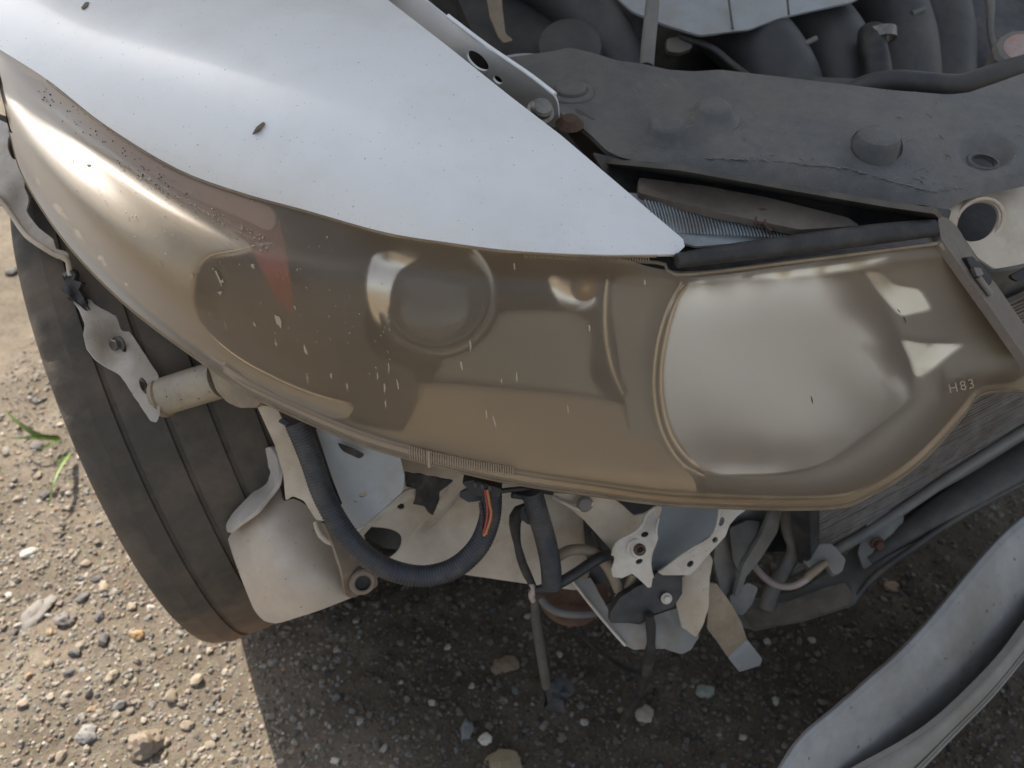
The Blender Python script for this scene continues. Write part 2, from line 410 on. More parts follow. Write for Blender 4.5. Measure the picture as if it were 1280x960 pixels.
M['grass'] = mat('fresh_grass_blade', (.16, .26, .035), .5, var=.3, vscale=60, bump=.1)
M['duct'] = mat('grey_intake_plastic', (.060, .062, .064), .5, var=.2, vscale=10, bump=.25, bscale=700, dirt=(.17, .155, .13), dirt_amt=.45, dirt_scale=9)

def lens_mat():
    m = bpy.data.materials.new('hazed_polycarbonate'); m.use_nodes = True; nt = m.node_tree; N = nt.nodes; L = nt.links
    N.clear(); out = N.new('ShaderNodeOutputMaterial'); tc = N.new('ShaderNodeTexCoord')
    tr = N.new('ShaderNodeBsdfTransparent'); tr.inputs[0].default_value = (.99, .955, .885, 1)
    rf = N.new('ShaderNodeBsdfRefraction'); rf.inputs[0].default_value = (.99, .955, .885, 1); rf.inputs['Roughness'].default_value = .70; rf.inputs['IOR'].default_value = 1.14
    df = N.new('ShaderNodeBsdfDiffuse'); df.inputs[0].default_value = (.68, .535, .39, 1)
    tl = N.new('ShaderNodeBsdfTranslucent'); tl.inputs[0].default_value = (.90, .76, .56, 1)
    dt = N.new('ShaderNodeMixShader'); dt.inputs[0].default_value = .34; L.new(df.outputs[0], dt.inputs[1]); L.new(tl.outputs[0], dt.inputs[2])
    gl = N.new('ShaderNodeBsdfGlossy'); gl.inputs['Roughness'].default_value = .5
    n1 = N.new('ShaderNodeTexNoise'); n1.inputs['Scale'].default_value = 9; n1.inputs['Detail'].default_value = 6; L.new(tc.outputs['Object'], n1.inputs[0])
    n2 = N.new('ShaderNodeTexNoise'); n2.inputs['Scale'].default_value = 420; n2.inputs['Detail'].default_value = 3; L.new(tc.outputs['Object'], n2.inputs[0])
    a = N.new('ShaderNodeMapRange'); a.inputs[1].default_value = .3; a.inputs[2].default_value = .7; a.inputs[3].default_value = .17; a.inputs[4].default_value = .28; L.new(n1.outputs['Fac'], a.inputs[0])
    b = N.new('ShaderNodeMapRange'); b.inputs[1].default_value = .35; b.inputs[2].default_value = .75; b.inputs[3].default_value = -.03; b.inputs[4].default_value = .05; L.new(n2.outputs['Fac'], b.inputs[0])
    ad = N.new('ShaderNodeMath'); L.new(a.outputs[0], ad.inputs[0]); L.new(b.outputs[0], ad.inputs[1])
    m0 = N.new('ShaderNodeMixShader'); m0.inputs[0].default_value = .68; L.new(tr.outputs[0], m0.inputs[1]); L.new(rf.outputs[0], m0.inputs[2])
    m1 = N.new('ShaderNodeMixShader'); ge = N.new('ShaderNodeNewGeometry'); sn = N.new('ShaderNodeSeparateXYZ'); L.new(ge.outputs['Normal'], sn.inputs[0])
    up = N.new('ShaderNodeMapRange'); up.interpolation_type = 'SMOOTHSTEP'; up.inputs[1].default_value = .40; up.inputs[2].default_value = .90; up.inputs[4].default_value = .10; L.new(sn.outputs['Z'], up.inputs[0])
    so = N.new('ShaderNodeSeparateXYZ'); L.new(tc.outputs['Object'], so.inputs[0])      # sunlit brightness of tail and upward faces painted in as extra pale haze
    tx = N.new('ShaderNodeMapRange'); tx.interpolation_type = 'SMOOTHSTEP'; tx.inputs[1].default_value = -.30; tx.inputs[2].default_value = -.46; tx.inputs[4].default_value = .58; L.new(so.outputs['X'], tx.inputs[0])
    cm = N.new('ShaderNodeMix'); cm.data_type = 'RGBA'; cm.inputs[6].default_value = (.74, .56, .375, 1); cm.inputs[7].default_value = (.90, .83, .73, 1)
    t2 = N.new('ShaderNodeMapRange'); t2.inputs[1].default_value = -.28; t2.inputs[2].default_value = -.42; L.new(so.outputs['X'], t2.inputs[0])
    L.new(t2.outputs[0], cm.inputs[0]); L.new(cm.outputs[2], df.inputs[0])
    a2 = N.new('ShaderNodeMath'); L.new(ad.outputs[0], a2.inputs[0]); L.new(up.outputs[0], a2.inputs[1])
    a3 = N.new('ShaderNodeMath'); a3.use_clamp = True; L.new(a2.outputs[0], a3.inputs[0]); L.new(tx.outputs[0], a3.inputs[1])
    L.new(a3.outputs[0], m1.inputs[0]); L.new(m0.outputs[0], m1.inputs[1]); L.new(dt.outputs[0], m1.inputs[2])
    fr = N.new('ShaderNodeFresnel'); fr.inputs[0].default_value = 1.6
    bp = N.new('ShaderNodeBump'); bp.inputs['Strength'].default_value = .05; bp.inputs['Distance'].default_value = .001; L.new(n2.outputs['Fac'], bp.inputs['Height'])
    L.new(bp.outputs[0], gl.inputs['Normal']); L.new(bp.outputs[0], df.inputs['Normal'])
    m2 = N.new('ShaderNodeMixShader'); L.new(fr.outputs[0], m2.inputs[0]); L.new(m1.outputs[0], m2.inputs[1]); L.new(gl.outputs[0], m2.inputs[2])
    L.new(m2.outputs[0], out.inputs[0]); return m
M['lens'] = lens_mat()
def glass_mat():
    m = bpy.data.materials.new('projector_glass'); m.use_nodes = True; p = m.node_tree.nodes['Principled BSDF']
    p.inputs['Base Color'].default_value = (.10, .115, .125, 1); p.inputs['Roughness'].default_value = .12; p.inputs['Coat Weight'].default_value = .6
    return m
M['glass'] = glass_mat()

def ground_mat():
    m = bpy.data.materials.new('gravelly_dirt'); m.use_nodes = True; nt = m.node_tree; N = nt.nodes; L = nt.links; p = N['Principled BSDF']
    tc = N.new('ShaderNodeTexCoord')
    def nz(s, d=6, r_=.6):
        n = N.new('ShaderNodeTexNoise'); n.inputs['Scale'].default_value = s; n.inputs['Detail'].default_value = d; n.inputs['Roughness'].default_value = r_
        L.new(tc.outputs['Object'], n.inputs[0]); return n
    r1 = N.new('ShaderNodeValToRGB'); e = r1.color_ramp.elements
    e[0].position = .32; e[0].color = (.14, .115, .088, 1); e[1].position = .70; e[1].color = (.28, .235, .182, 1)
    k = r1.color_ramp.elements.new(.5); k.color = (.20, .168, .129, 1)
    L.new(nz(6, 8, .65).outputs['Fac'], r1.inputs[0])
    vo = N.new('ShaderNodeTexVoronoi'); vo.inputs['Scale'].default_value = 260; L.new(tc.outputs['Object'], vo.inputs[0])
    hs = N.new('ShaderNodeHueSaturation'); hs.inputs['Saturation'].default_value = .25; hs.inputs['Value'].default_value = .6; L.new(vo.outputs['Color'], hs.inputs['Color'])
    mx = N.new('ShaderNodeMix'); mx.data_type = 'RGBA'; mx.blend_type = 'OVERLAY'; mx.inputs[0].default_value = .45
    L.new(r1.outputs[0], mx.inputs[6]); L.new(hs.outputs[0], mx.inputs[7])
    da = N.new('ShaderNodeAttribute'); da.attribute_name = 'shade_damp'; dm = N.new('ShaderNodeMix'); dm.data_type = 'RGBA'; dm.blend_type = 'MULTIPLY'; dm.inputs[7].default_value = (.55, .55, .53, 1)
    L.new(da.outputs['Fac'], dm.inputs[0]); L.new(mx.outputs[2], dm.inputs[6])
    L.new(dm.outputs[2], p.inputs['Base Color']); p.inputs['Roughness'].default_value = .95; p.inputs['Specular IOR Level'].default_value = .2
    b = N.new('ShaderNodeBump'); b.inputs['Strength'].default_value = .8; b.inputs['Distance'].default_value = .003
    L.new(nz(330, 5, .7).outputs['Fac'], b.inputs['Height']); L.new(b.outputs[0], p.inputs['Normal'])
    return m
M['ground'] = ground_mat()
def stone_mat():
    m = bpy.data.materials.new('pebble_stone'); m.use_nodes = True; nt = m.node_tree; N = nt.nodes; L = nt.links; p = N['Principled BSDF']
    at = N.new('ShaderNodeAttribute'); at.attribute_name = 'tint'
    tc = N.new('ShaderNodeTexCoord'); n = N.new('ShaderNodeTexNoise'); n.inputs['Scale'].default_value = 300; n.inputs['Detail'].default_value = 5; L.new(tc.outputs['Object'], n.inputs[0])
    r_ = N.new('ShaderNodeMapRange'); r_.inputs[3].default_value = .65; r_.inputs[4].default_value = 1.25; L.new(n.outputs['Fac'], r_.inputs[0])
    mu = N.new('ShaderNodeMix'); mu.data_type = 'RGBA'; mu.blend_type = 'MULTIPLY'; mu.inputs[0].default_value = 1; L.new(at.outputs['Color'], mu.inputs[6]); L.new(r_.outputs[0], mu.inputs[7])
    L.new(mu.outputs[2], p.inputs['Base Color']); p.inputs['Roughness'].default_value = .7
    return m
M['stone'] = stone_mat()

# ------------------------------------------------------------------ ground
def shade_damp(x, y):                                  # muddy patch; also paints the car's shade into soil and stones
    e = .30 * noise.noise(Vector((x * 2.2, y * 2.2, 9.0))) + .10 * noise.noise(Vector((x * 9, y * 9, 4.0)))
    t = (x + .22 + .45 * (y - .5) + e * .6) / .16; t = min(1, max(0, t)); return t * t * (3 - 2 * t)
def gh(x, y):
    v = Vector((x, y, 0)); q = shade_damp(x, y) if abs(x) < 2.5 and -1 < y < 4 else 0
    return q * (.007 * noise.noise(v * 19) + .004 * noise.noise(v * 46)) + .010 * noise.noise(v * 3.1) + .006 * noise.noise(v * 11) + .0025 * noise.noise(v * 42) + .0012 * noise.noise(v * 110) - .004
def axis(a, b, s, far):
    c = list(np.arange(a, b + 1e-6, s)); st = s; lo, hi = a, b
    left = []; right = []
    while hi < far: st *= 1.35; hi += st; lo -= st; right.append(hi); left.append(lo)
    return np.array(left[::-1] + c + right)
xs = axis(-1.05, 0.95, .008, 90); ys = axis(.26, 1.75, .008, 90)
V = np.zeros((len(ys), len(xs), 3)); V[..., 0] = xs[None]; V[..., 1] = ys[:, None]
for i, y in enumerate(ys):
    for j, x in enumerate(xs): V[i, j, 2] = gh(x, y) if abs(x) < 3 and -2 < y < 4 else -.004
nx = len(xs); F = [(i * nx + j, i * nx + j + 1, (i + 1) * nx + j + 1, (i + 1) * nx + j) for i in range(len(ys) - 1) for j in range(nx - 1)]
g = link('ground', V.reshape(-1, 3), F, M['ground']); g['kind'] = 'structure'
GV = V.reshape(-1, 3)

PAL = [((.38, .31, .23), 6), ((.27, .25, .225), 4), ((.56, .52, .45), .6), ((.42, .25, .12), 1.3), ((.10, .095, .09), 1.3), ((.31, .33, .30), 1.0), ((.30, .20, .155), 1.2), ((.25, .20, .15), 4)]
PC = np.array([p[0] for p in PAL]); PW = np.array([p[1] for p in PAL]); PW = PW / PW.sum()
def ico(sub):
    bm = bmesh.new(); bmesh.ops.create_icosphere(bm, subdivisions=sub, radius=1.0)
    v = np.array([t.co[:] for t in bm.verts]); f = np.array([[q.index for q in t.verts] for t in bm.faces]); bm.free(); return v, f
def rockshape(sub, seed, rough=.55):
    v, f = ico(sub); o = Vector((seed * 3.7, seed * 1.3, 0)); out = []
    for p in v:
        q = Vector(p); k = 1 + rough * noise.noise(q * .9 + o) + rough * .6 * noise.noise(q * 2.3 + o); out.append(p * k)
    return np.array(out), f
def gravel(name, count, smin, smax, sub, xr, yr, label):
    shapes = [rockshape(sub, s + 1) for s in range(10)]
    Vs = []; Fs = []; Cs = []; base = 0
    n = 0
    while n < count:
        x = nrng.uniform(*xr); y = nrng.uniform(*yr)
        dn = .5 + .5 * noise.noise(Vector((x * 2.3, y * 2.3, 5.0))) + .25 * noise.noise(Vector((x * 7, y * 7, 2.0)))
        if nrng.random() > np.clip(dn * 1.3, .3, 1): continue
        n += 1
        v, f = shapes[nrng.integers(10)]
        s = smin * (smax / smin) ** (nrng.random() ** 2.2)
        sc = s * np.array((nrng.uniform(.8, 1.3), nrng.uniform(.7, 1.1), nrng.uniform(.45, .8)))
        a = nrng.uniform(0, 6.28); ca, sa = math.cos(a), math.sin(a)
        q = v * sc; t = nrng.normal(0, .25, 2)
        q = q + np.stack([q[:, 2] * t[0], q[:, 2] * t[1], -q[:, 0] * t[0] - q[:, 1] * t[1]], 1)
        q = np.stack([q[:, 0] * ca - q[:, 1] * sa, q[:, 0] * sa + q[:, 1] * ca, q[:, 2]], 1)
        q += (x, y, gh(x, y) + sc[2] * nrng.uniform(-.3, .5))
        Vs.append(q); Fs.append(f + base); base += len(v)
        c = PC[nrng.choice(len(PC), p=PW)] * nrng.uniform(.62, 1.05); c = c * .62 + c.mean() * np.array((1.04, .98, .88)) * .38; c = c * (1 - .55 * shade_damp(x, y)); Cs.append(np.repeat(c[None], len(v), 0))
    V = np.vstack(Vs); F = np.vstack(Fs); C = np.vstack(Cs)
    me = bpy.data.meshes.new(name); me.vertices.add(len(V)); me.vertices.foreach_set('co', V.ravel())
    me.loops.add(F.size); me.loops.foreach_set('vertex_index', F.ravel().astype(np.int32))
    me.polygons.add(len(F)); me.polygons.foreach_set('loop_start', np.arange(0, F.size, 3, dtype=np.int32))
    me.update(calc_edges=True)
    at = me.color_attributes.new('tint', 'FLOAT_COLOR', 'POINT'); at.data.foreach_set('color', np.hstack([C, np.ones((len(C), 1))]).ravel())
    me.shade_flat() if sub < 2 else me.shade_smooth(); me.materials.append(M['stone'])
    if sub > 1: me.set_sharp_from_angle(angle=R(24))
    o = bpy.data.objects.new(name, me); COL.objects.link(o); o['kind'] = 'stuff'; tag(o, label, 'gravel')
    return o
at = g.data.color_attributes.new('shade_damp', 'FLOAT_COLOR', 'POINT')
dv = np.array([shade_damp(p[0], p[1]) if abs(p[0]) < 2.5 and -1 < p[1] < 4 else 0.0 for p in GV]); at.data.foreach_set('color', np.stack([dv, dv, dv, np.ones_like(dv)], 1).ravel())
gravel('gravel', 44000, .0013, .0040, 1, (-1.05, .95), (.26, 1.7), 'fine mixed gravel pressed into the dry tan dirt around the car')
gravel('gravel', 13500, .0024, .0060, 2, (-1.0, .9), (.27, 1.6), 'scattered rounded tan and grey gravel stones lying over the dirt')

def stone(name, px, py, size, tint, label, group=None, flat=.6, sub=3, seed=0, rough=.5, elong=1.2, rot=0.0, sharpness=False):
    p = Z(px, py, 0.0); v, f = rockshape(sub, seed + 20, rough)
    v = v * np.array((size * elong, size / elong ** .5, size * flat)); c, s = math.cos(rot), math.sin(rot)
    v = np.stack([v[:, 0] * c - v[:, 1] * s, v[:, 0] * s + v[:, 1] * c, v[:, 2]], 1)
    l = (p[0], p[1], gh(p[0], p[1]) + size * flat * .45)
    o = link(name, v + np.array(l), f, M['stone'], loc=l, smooth=not sharpness)
    o.data.set_sharp_from_angle(angle=R(22))
    at = o.data.color_attributes.new('tint', 'FLOAT_COLOR', 'POINT')
    at.data.foreach_set('color', np.tile(np.array([*tint, 1.0]), len(v)))
    return tag(o, label, 'stone', group)
TAN, GREY, WHT, ORG, DRK, GRN, RED = [PC[i] for i in (0, 1, 2, 3, 4, 5, 6)]
stone('stone', 184, 930, .021, (.24, .19, .14), 'large dusty brown stone casting a shadow on the sunlit dirt near the bottom edge', flat=.75, seed=3, elong=1.1)
stone('stone', 108, 916, .012, (.24, .23, .22), 'grey pebble with a lit top on the sunlit dirt left of the large brown stone', seed=4)
stone('stone', 80, 772, .012, (.17, .155, .14), 'dark squarish stone lying beside the thin grey shard', seed=5, rough=.5, sharpness=True)
stone('stone', 45, 762, .019, (.22, .20, .18), 'thin elongated grey shard lying on the sunlit dirt left of the tyre', flat=.35, elong=1.5, rot=1.2, seed=6, rough=.5, sharpness=True)
stone('stone', 173, 795, .008, (.38, .25, .12), 'small bright orange pebble on the sunlit dirt below the tyre', seed=7)
stone('stone', 34, 688, .010, WHT, 'pale flat elongated pebble on the sunlit dirt left of the tyre', flat=.4, elong=1.3, rot=.6, seed=8, rough=.25)
stone('stone', 806, 893, .013, (.36, .33, .27), 'pale buff stone in the shade below the hanging black cable', seed=9, elong=.9)
stone('stone', 632, 832, .015, (.22, .165, .11), 'brown triangular stone in the shade left of the hanging grey wire', flat=.4, seed=10, rough=.5)
stone('stone', 882, 863, .011, (.27, .30, .26), 'pale green angular stone in the shade below the bent grey strip', flat=.4, seed=11, rough=.5, sharpness=True)
stone('stone', 1113, 733, .010, (.32, .22, .14), 'small orange brown stone in the shade beside the silver bumper rim', seed=12)
stone('stone', 606, 926, .008, WHT, 'round whitish pebble in the shade near the bottom edge', seed=13)
stone('stone', 630, 955, .018, (.30, .24, .15), 'large buff stone cut by the bottom edge of the picture', flat=.45, seed=14)
stone('stone', 583, 914, .009, (.20, .215, .21), 'slim blue grey pebble in the shade near the bottom edge', elong=1.6, rot=1.5, seed=15)
for i, (px, py, s) in enumerate([(105, 700, .008), (72, 660, .007), (130, 735, .009), (60, 830, .008), (140, 845, .009), (215, 870, .010), (232, 905, .009), (30, 880, .008), (100, 805, .008), (165, 760, .008), (20, 620, .008), (45, 590, .008), (205, 925, .008), (245, 850, .009), (75, 945, .009), (262, 930, .008)]):
    stone('pebble', px, py, s * .85, TAN * rng.uniform(.7, 1.0), 'small rounded tan pebble lying loose on the sunlit dirt beside the tyre', 'tan pebbles on the sunlit dirt', seed=30 + i, sub=2, rot=i)
for i, (px, py, s) in enumerate([(445, 775, .006), (560, 810, .006), (500, 850, .006), (540, 880, .006), (450, 900, .006), (700, 815, .006), (730, 905, .006), (480, 935, .006), (960, 800, .007), (1015, 800, .006), (930, 920, .006), (590, 860, .005), (1000, 770, .006), (660, 770, .006), (970, 873, .007)]):
    stone('pebble', px, py, s * .8, (.36, .335, .29), 'small whitish pebble on the shaded dirt below the dismantled car front', 'whitish pebbles in the shade', seed=60 + i, sub=2, rot=i)
for i, (px, py, s) in enumerate([(118, 720, .008), (102, 745, .008), (125, 770, .008), (92, 815, .008), (150, 880, .008), (130, 800, .009), (45, 555, .010), (55, 615, .008), (15, 340, .014), (10, 230, .02), (88, 840, .007)]):
    stone('pebble', px, py, s, DRK * rng.uniform(.8, 1.3), 'small dark grey pebble lying loose on the sunlit dirt beside the tyre', 'dark pebbles on the sunlit dirt', seed=90 + i, sub=2, rot=i)

# grass blades by the tyre
gt = empty('grass_tuft', Z(75, 560, 0)); tag(gt, 'sparse tuft of bright green grass blades growing beside the tyre', 'grass')
def blade(pts, wpx):
    P = cr3(np.array([Z(*p) for p in pts]), 10); V = []; F = []
    for i, p in enumerate(P):
        t = P[min(i + 1, 9)] - P[max(i - 1, 0)]; s = np.cross(t, (0, -.5, 1)); s /= np.linalg.norm(s); wd = wpx * 1.3 / FPX * (1 - (i / 9) ** 2 * .9) * .5
        V += [p - s * wd, p + np.array((0, 0, -.3 * wd)), p + s * wd]
    n = len(V); V = V + [v - np.array((0, 0, .0004)) for v in V]
    for i in range(9):
        for j in range(2):
            a = i * 3 + j; F.append((a, a + 1, a + 4, a + 3)); F.append((a + n + 3, a + n + 4, a + n + 1, a + n))
    for i in range(9):
        for j in (0, 2): F.append((i * 3 + j, i * 3 + 3 + j, i * 3 + 3 + j + n, i * 3 + j + n))
    link('blade', np.array(V), F, M['grass'], gt)
blade([(74, 547, .01), (50, 545, .03), (25, 530, .05), (6, 513, .06)], 8)
blade([(76, 548, .01), (60, 548, .025), (35, 547, .03), (10, 548, .03)], 5)
blade([(74, 550, .01), (64, 555, .02), (48, 562, .01)], 6)
blade([(88, 566, .01), (78, 580, .03), (68, 600, .035), (60, 632, .02)], 7)
blade([(90, 568, .01), (76, 574, .02), (62, 578, .01)], 4)

# ================================================================== CAR
car = empty('car', CARLOC)
tag(car, 'dismantled white car with a hazed yellowed headlight and its bumper removed', 'car')
LAT = np.array((.917, .40, 0)); FWD = np.array((.40, -.917, 0)); UP = np.array((0, 0, 1.0))

# ---- wheel
wheel = empty('wheel', (-.412, .80, .335), car)
def dusty(m, z0, z1, colr):            # dried mud that clings to the lower tread
    nt = m.node_tree; N = nt.nodes; L = nt.links; p = N['Principled BSDF']; src = p.inputs['Base Color'].links[0].from_socket
    tc = N.new('ShaderNodeTexCoord'); sx = N.new('ShaderNodeSeparateXYZ'); L.new(tc.outputs['Object'], sx.inputs[0])
    n = N.new('ShaderNodeTexNoise'); n.inputs['Scale'].default_value = 24; n.inputs['Detail'].default_value = 7; L.new(tc.outputs['Object'], n.inputs[0])
    a = N.new('ShaderNodeMath'); a.operation = 'MULTIPLY_ADD'; a.inputs[1].default_value = .16; L.new(n.outputs['Fac'], a.inputs[0]); L.new(sx.outputs['Z'], a.inputs[2])
    r_ = N.new('ShaderNodeMapRange'); r_.inputs[1].default_value = z0; r_.inputs[2].default_value = z1; r_.inputs[3].default_value = 1; r_.inputs[4].default_value = 0; L.new(a.outputs[0], r_.inputs[0])
    x = N.new('ShaderNodeMix'); x.data_type = 'RGBA'; L.new(r_.outputs[0], x.inputs[0]); L.new(src, x.inputs[6]); x.inputs[7].default_value = (*colr, 1); L.new(x.outputs[2], p.inputs['Base Color'])
dusty(M['tyre'], -.17, .05, (.33, .205, .125))
def tyre():
    yaw, cb = .4147, -.0823; Rr, Wd = .3404, .225
    a = np.array([-math.cos(yaw) * math.cos(cb), -math.sin(yaw) * math.cos(cb), math.sin(cb)])
    fw = np.array([math.sin(yaw), -math.cos(yaw), 0]); up = np.cross(fw, a); up *= np.sign(up[2])
    prof = [(-.46, .115), (-.5, .075), (-.5, .045), (-.495, .028), (-.485, .017), (-.47, .011), (-.45, .0075), (-.42, .005), (-.36, .003)]
    gs = [-.27, -.09, .09, .27]
    for q in gs: prof += [(q - .013, .0018), (q - .009, .0048), (q + .009, .0048), (q + .013, .0018), (q + .09, .001)]
    prof += [(.36, .003), (.42, .005), (.45, .0075), (.47, .011), (.485, .017), (.495, .028), (.5, .045), (.5, .075), (.46, .115)]
    k = 260; n = len(prof); V = []; F = []
    c = np.array((-.412, .80, .335))
    for i in range(k):
        t = 2 * math.pi * i / k
        for w_, dr in prof:
            rr = Rr - dr
            if abs(w_) > .40 and abs(w_) < .475 and i % 6 < 2: rr -= .0030     # worn shoulder slots
            V.append(c + w_ * Wd * a + rr * (math.cos(t) * fw + math.sin(t) * up))
    for i in range(k):
        for j in range(n - 1):
            p, q = i * n + j, ((i + 1) % k) * n + j; F.append((p, q, q + 1, p + 1))
    o = link('tyre', V, F, M['tyre'], wheel, sharp=40)
    rp = [(.02, .05), (.14, .055), (.19, .06), (.205, .09), (.228, .095), (.235, .10), (.235, -.09), (.22, -.08), (.2, -.03), (.02, .0)]
    lathe('rim', rp, c, a, M['steel'], wheel, k=48)
tyre()

# ---- fender (front wing)
FLOW = [(0, 62, .825), (60, 100, .817), (130, 155, .810), (220, 210, .798), (300, 240, .790), (380, 262, .784), (480, 290, .780), (560, 303, .776), (640, 313, .772), (740, 318, .768), (820, 318, .765)]
FC = FLOW + [(-150, -30, .828), (0, 0, .846), (250, 0, .866), (480, 0, .863), (420, -70, .868), (300, -120, .872), (-120, -110, .846), (100, -110, .865),
             (300, 120, .842), (300, 60, .858), (600, 150, .828), (700, 172, .812), (780, 240, .788), (840, 296, .769), (150, 90, .842)]
FFd = Poly(zpts(FC))
fender = sheet('fender', [(-150, -30)] + [(a, b) for a, b, _ in zs(FLOW)] + [(846, 318), (856, 308), (854, 299), (780, 236), (700, 168), (640, 122), (560, 58), (485, 0), (420, -70), (300, -125), (-120, -125)],
               None, M['paint'], car, field=FFd, thick=.0035, h=12, mode='hard', bevel=.0012)
tag(fender, 'smooth white front fender with chipped dirty lower edge')
# rolled hem along the lower edge
tube('hem', [(a, b + 1.0, float(FFd(a, b)[0]) + .0035) for a, b, z_ in zs(FLOW[1:])], 2.6, M['lip'], fender, k=8, ripple=.5)
fl = [(455, -30), (520, -10), (560, 22), (606, 58), (650, 88), (690, 116), (697, 128), (699, 154), (694, 160), (676, 152), (600, 92), (540, 48), (470, -5)]
FLP = zpts([(460, -20, .85), (560, 40, .838), (690, 130, .80), (520, -10, .853), (610, 60, .842), (692, 118, .812)])
sheet('fender_flange', fl, FLP, M['paint'], fender, thick=.002, h=8, holes=[ell(597, 76, 17, 8, 42), ell(622, 100, 7, 4, 40)], r=5)
lathe('bolt', [(.0, .004), (.007, .004), (.0085, .002), (.0085, -.002), (.011, -.003), (.011, -.004)], Z(677, 136, .809), (.2, -.5, .8), M['steel'], fender, k=18)
tube('rib', [(560, 20, .62), (610, 58, .605), (660, 92, .59), (694, 118, .578)], 3, M['paint'], fender, k=8)
# unseen rear fender, hood, firewall and undertray, placed and shaped to block sun
def slab(name, pts, m, parent, th=.01):
    P = np.array(pts, float); n = np.cross(P[1] - P[0], P[2] - P[0]); n /= np.linalg.norm(n); k = len(P)
    V = np.vstack([P, P - n * th]); F = [tuple(range(k)), tuple(range(2 * k - 1, k - 1, -1))] + [(i, i + k, (i + 1) % k + k, (i + 1) % k) for i in range(k)]
    return link(name, V, F, m, parent, smooth=False)
rowsA = []
for y in (1.02, 1.25, 1.5, 1.75, 2.1):
    xo = -.55 - .44 * (y - .80); xi = -.14 - .44 * (y - 1.02)
    rowsA.append([(xo, y, .55), (xo - .01, y, .70), (xo + .015, y, .82), (xo + .09, y, .885 + .02 * (y - 1)), (xi, y, .90 + .03 * (y - 1))])
loft('fender_blocker', rowsA, M['paint'], fender, n=14, m=3, thick=.004, mode='w')
hb = np.array((0, 1.59, .95)); hu = np.array((0, -.61, .80))
hp = lambda x, k: hb + hu * k + np.array((x, 0, 0))
hood = slab('hood', [hp(-1.03, 0), hp(-.80, 0) + LAT * 1.75, hp(.55, 1) + LAT * .4, hp(-.25, 1.02), hp(-.39, .96), hp(-.62, .81), hp(-.79, .69), hp(-.94, .58), hp(-1.01, .48), hp(-1.02, .34)], M['paint'], car, .02)
tag(hood, 'white hood propped open behind the engine bay')
slab('firewall_blocker', [(-.85, 1.45, .10), (1.1, 2.1, .10), (1.1, 2.1, .98), (-.65, 1.6, .98)], M['darkgrey'], car, .03)
slab('undertray_blocker', [(-.25, 1.0, .17), (.9, 1.35, .17), (.9, 2.2, .17), (-.6, 1.9, .17)], M['black'], car, .01)

# ---- wheel arch liner behind the headlight tail
sheet('arch_liner', [(-60, 120), (20, 150), (110, 250), (200, 340), (300, 430), (345, 480), (335, 505), (275, 470), (240, 455), (200, 452), (150, 392), (100, 355), (60, 305), (30, 275), (-60, 220)],
      [(-60, 150, .80), (40, 250, .79), (120, 340, .775), (230, 430, .76), (340, 490, .735), (200, 340, .78), (20, 150, .80)], M['darkgrey'], car, thick=.003, h=14, crumple=.006, cscale=60)
fe = sheet('fender_edge', [(-60, 130), (0, 150), (12, 156), (17, 163), (10, 172), (9, 185), (16, 199), (29, 202), (37, 212), (30, 222), (31, 235), (36, 250), (34, 262), (40, 275), (48, 284), (66, 299), (70, 311), (84, 316), (90, 332), (93, 350), (86, 347), (82, 327), (70, 322), (38, 302), (26, 288), (5, 258), (-60, 205)],
      [(0, 160, .765), (30, 250, .752), (60, 305, .742), (90, 340, .738), (-60, 170, .79), (0, 240, .745)], M['white'], car, thick=.002, h=4, r=1.5, crumple=.002, cscale=26, rag=1.6)
tag(fe, 'torn scuffed white edge of the wheel arch')
tube('bent_lip', [(-40, 215, .745), (2, 252, .742), (28, 288, .735), (40, 300, .732), (70, 319, .73), (84, 324, .73), (88, 345, .73)], 3.5, M['tanwhite'], fe, k=8)

# torn side bracket with two bolts
br = sheet('fender_bracket', [(90, 374), (99, 387), (106, 404), (104, 417), (109, 436), (118, 448), (133, 459), (151, 470), (188, 526), (196, 528), (200, 518), (201, 482), (197, 468), (174, 432), (149, 397), (120, 382), (104, 363), (94, 362), (97, 374), (113, 388), (108, 389)],
       [(95, 375, .735), (110, 420, .708), (130, 455, .715), (195, 525, .715), (200, 480, .725), (150, 400, .74), (165, 445, .725), (150, 420, .735)], M['white'], car, thick=.0018, h=4, r=2, crumple=.002, cscale=30, rag=.8,
       holes=[ell(153, 432, 9, 4, 65), ell(180, 482, 11, 5, 68), [(192, 500), (196, 499), (196, 512), (192, 509)]])
tag(br, 'torn white fender bracket with two bolts and ragged left edge')
for (a, b) in ((148, 431), (176, 483)): hexbolt('bolt', W(a, b, .729), (-.3, -.75, .55), .0055, M['steel'], br)
clip = sheet('clip', [(76, 360), (84, 357), (80, 347), (88, 338), (95, 342), (92, 350), (102, 353), (98, 362), (106, 375), (112, 388), (98, 378), (88, 371)], [(90, 355, .728), (110, 385, .73), (78, 360, .726)], M['black'], car, thick=.006, h=5, r=1.5, crumple=.004, cscale=9)
tag(clip, 'broken black plastic clip at the torn edge')
tube('support_tube', [(201, 497, .735), (235, 486, .73), (275, 474, .72)], 24, M['tube'], car, k=24)
lathe('tube_end', [(.0, .001), (.0165, .001), (.0195, .0), (.0195, -.004), (.017, -.006)], W(200.5, 497.5, .7345), W(201, 497, .735) - W(235, 486, .73), M['tan'], car, k=24)

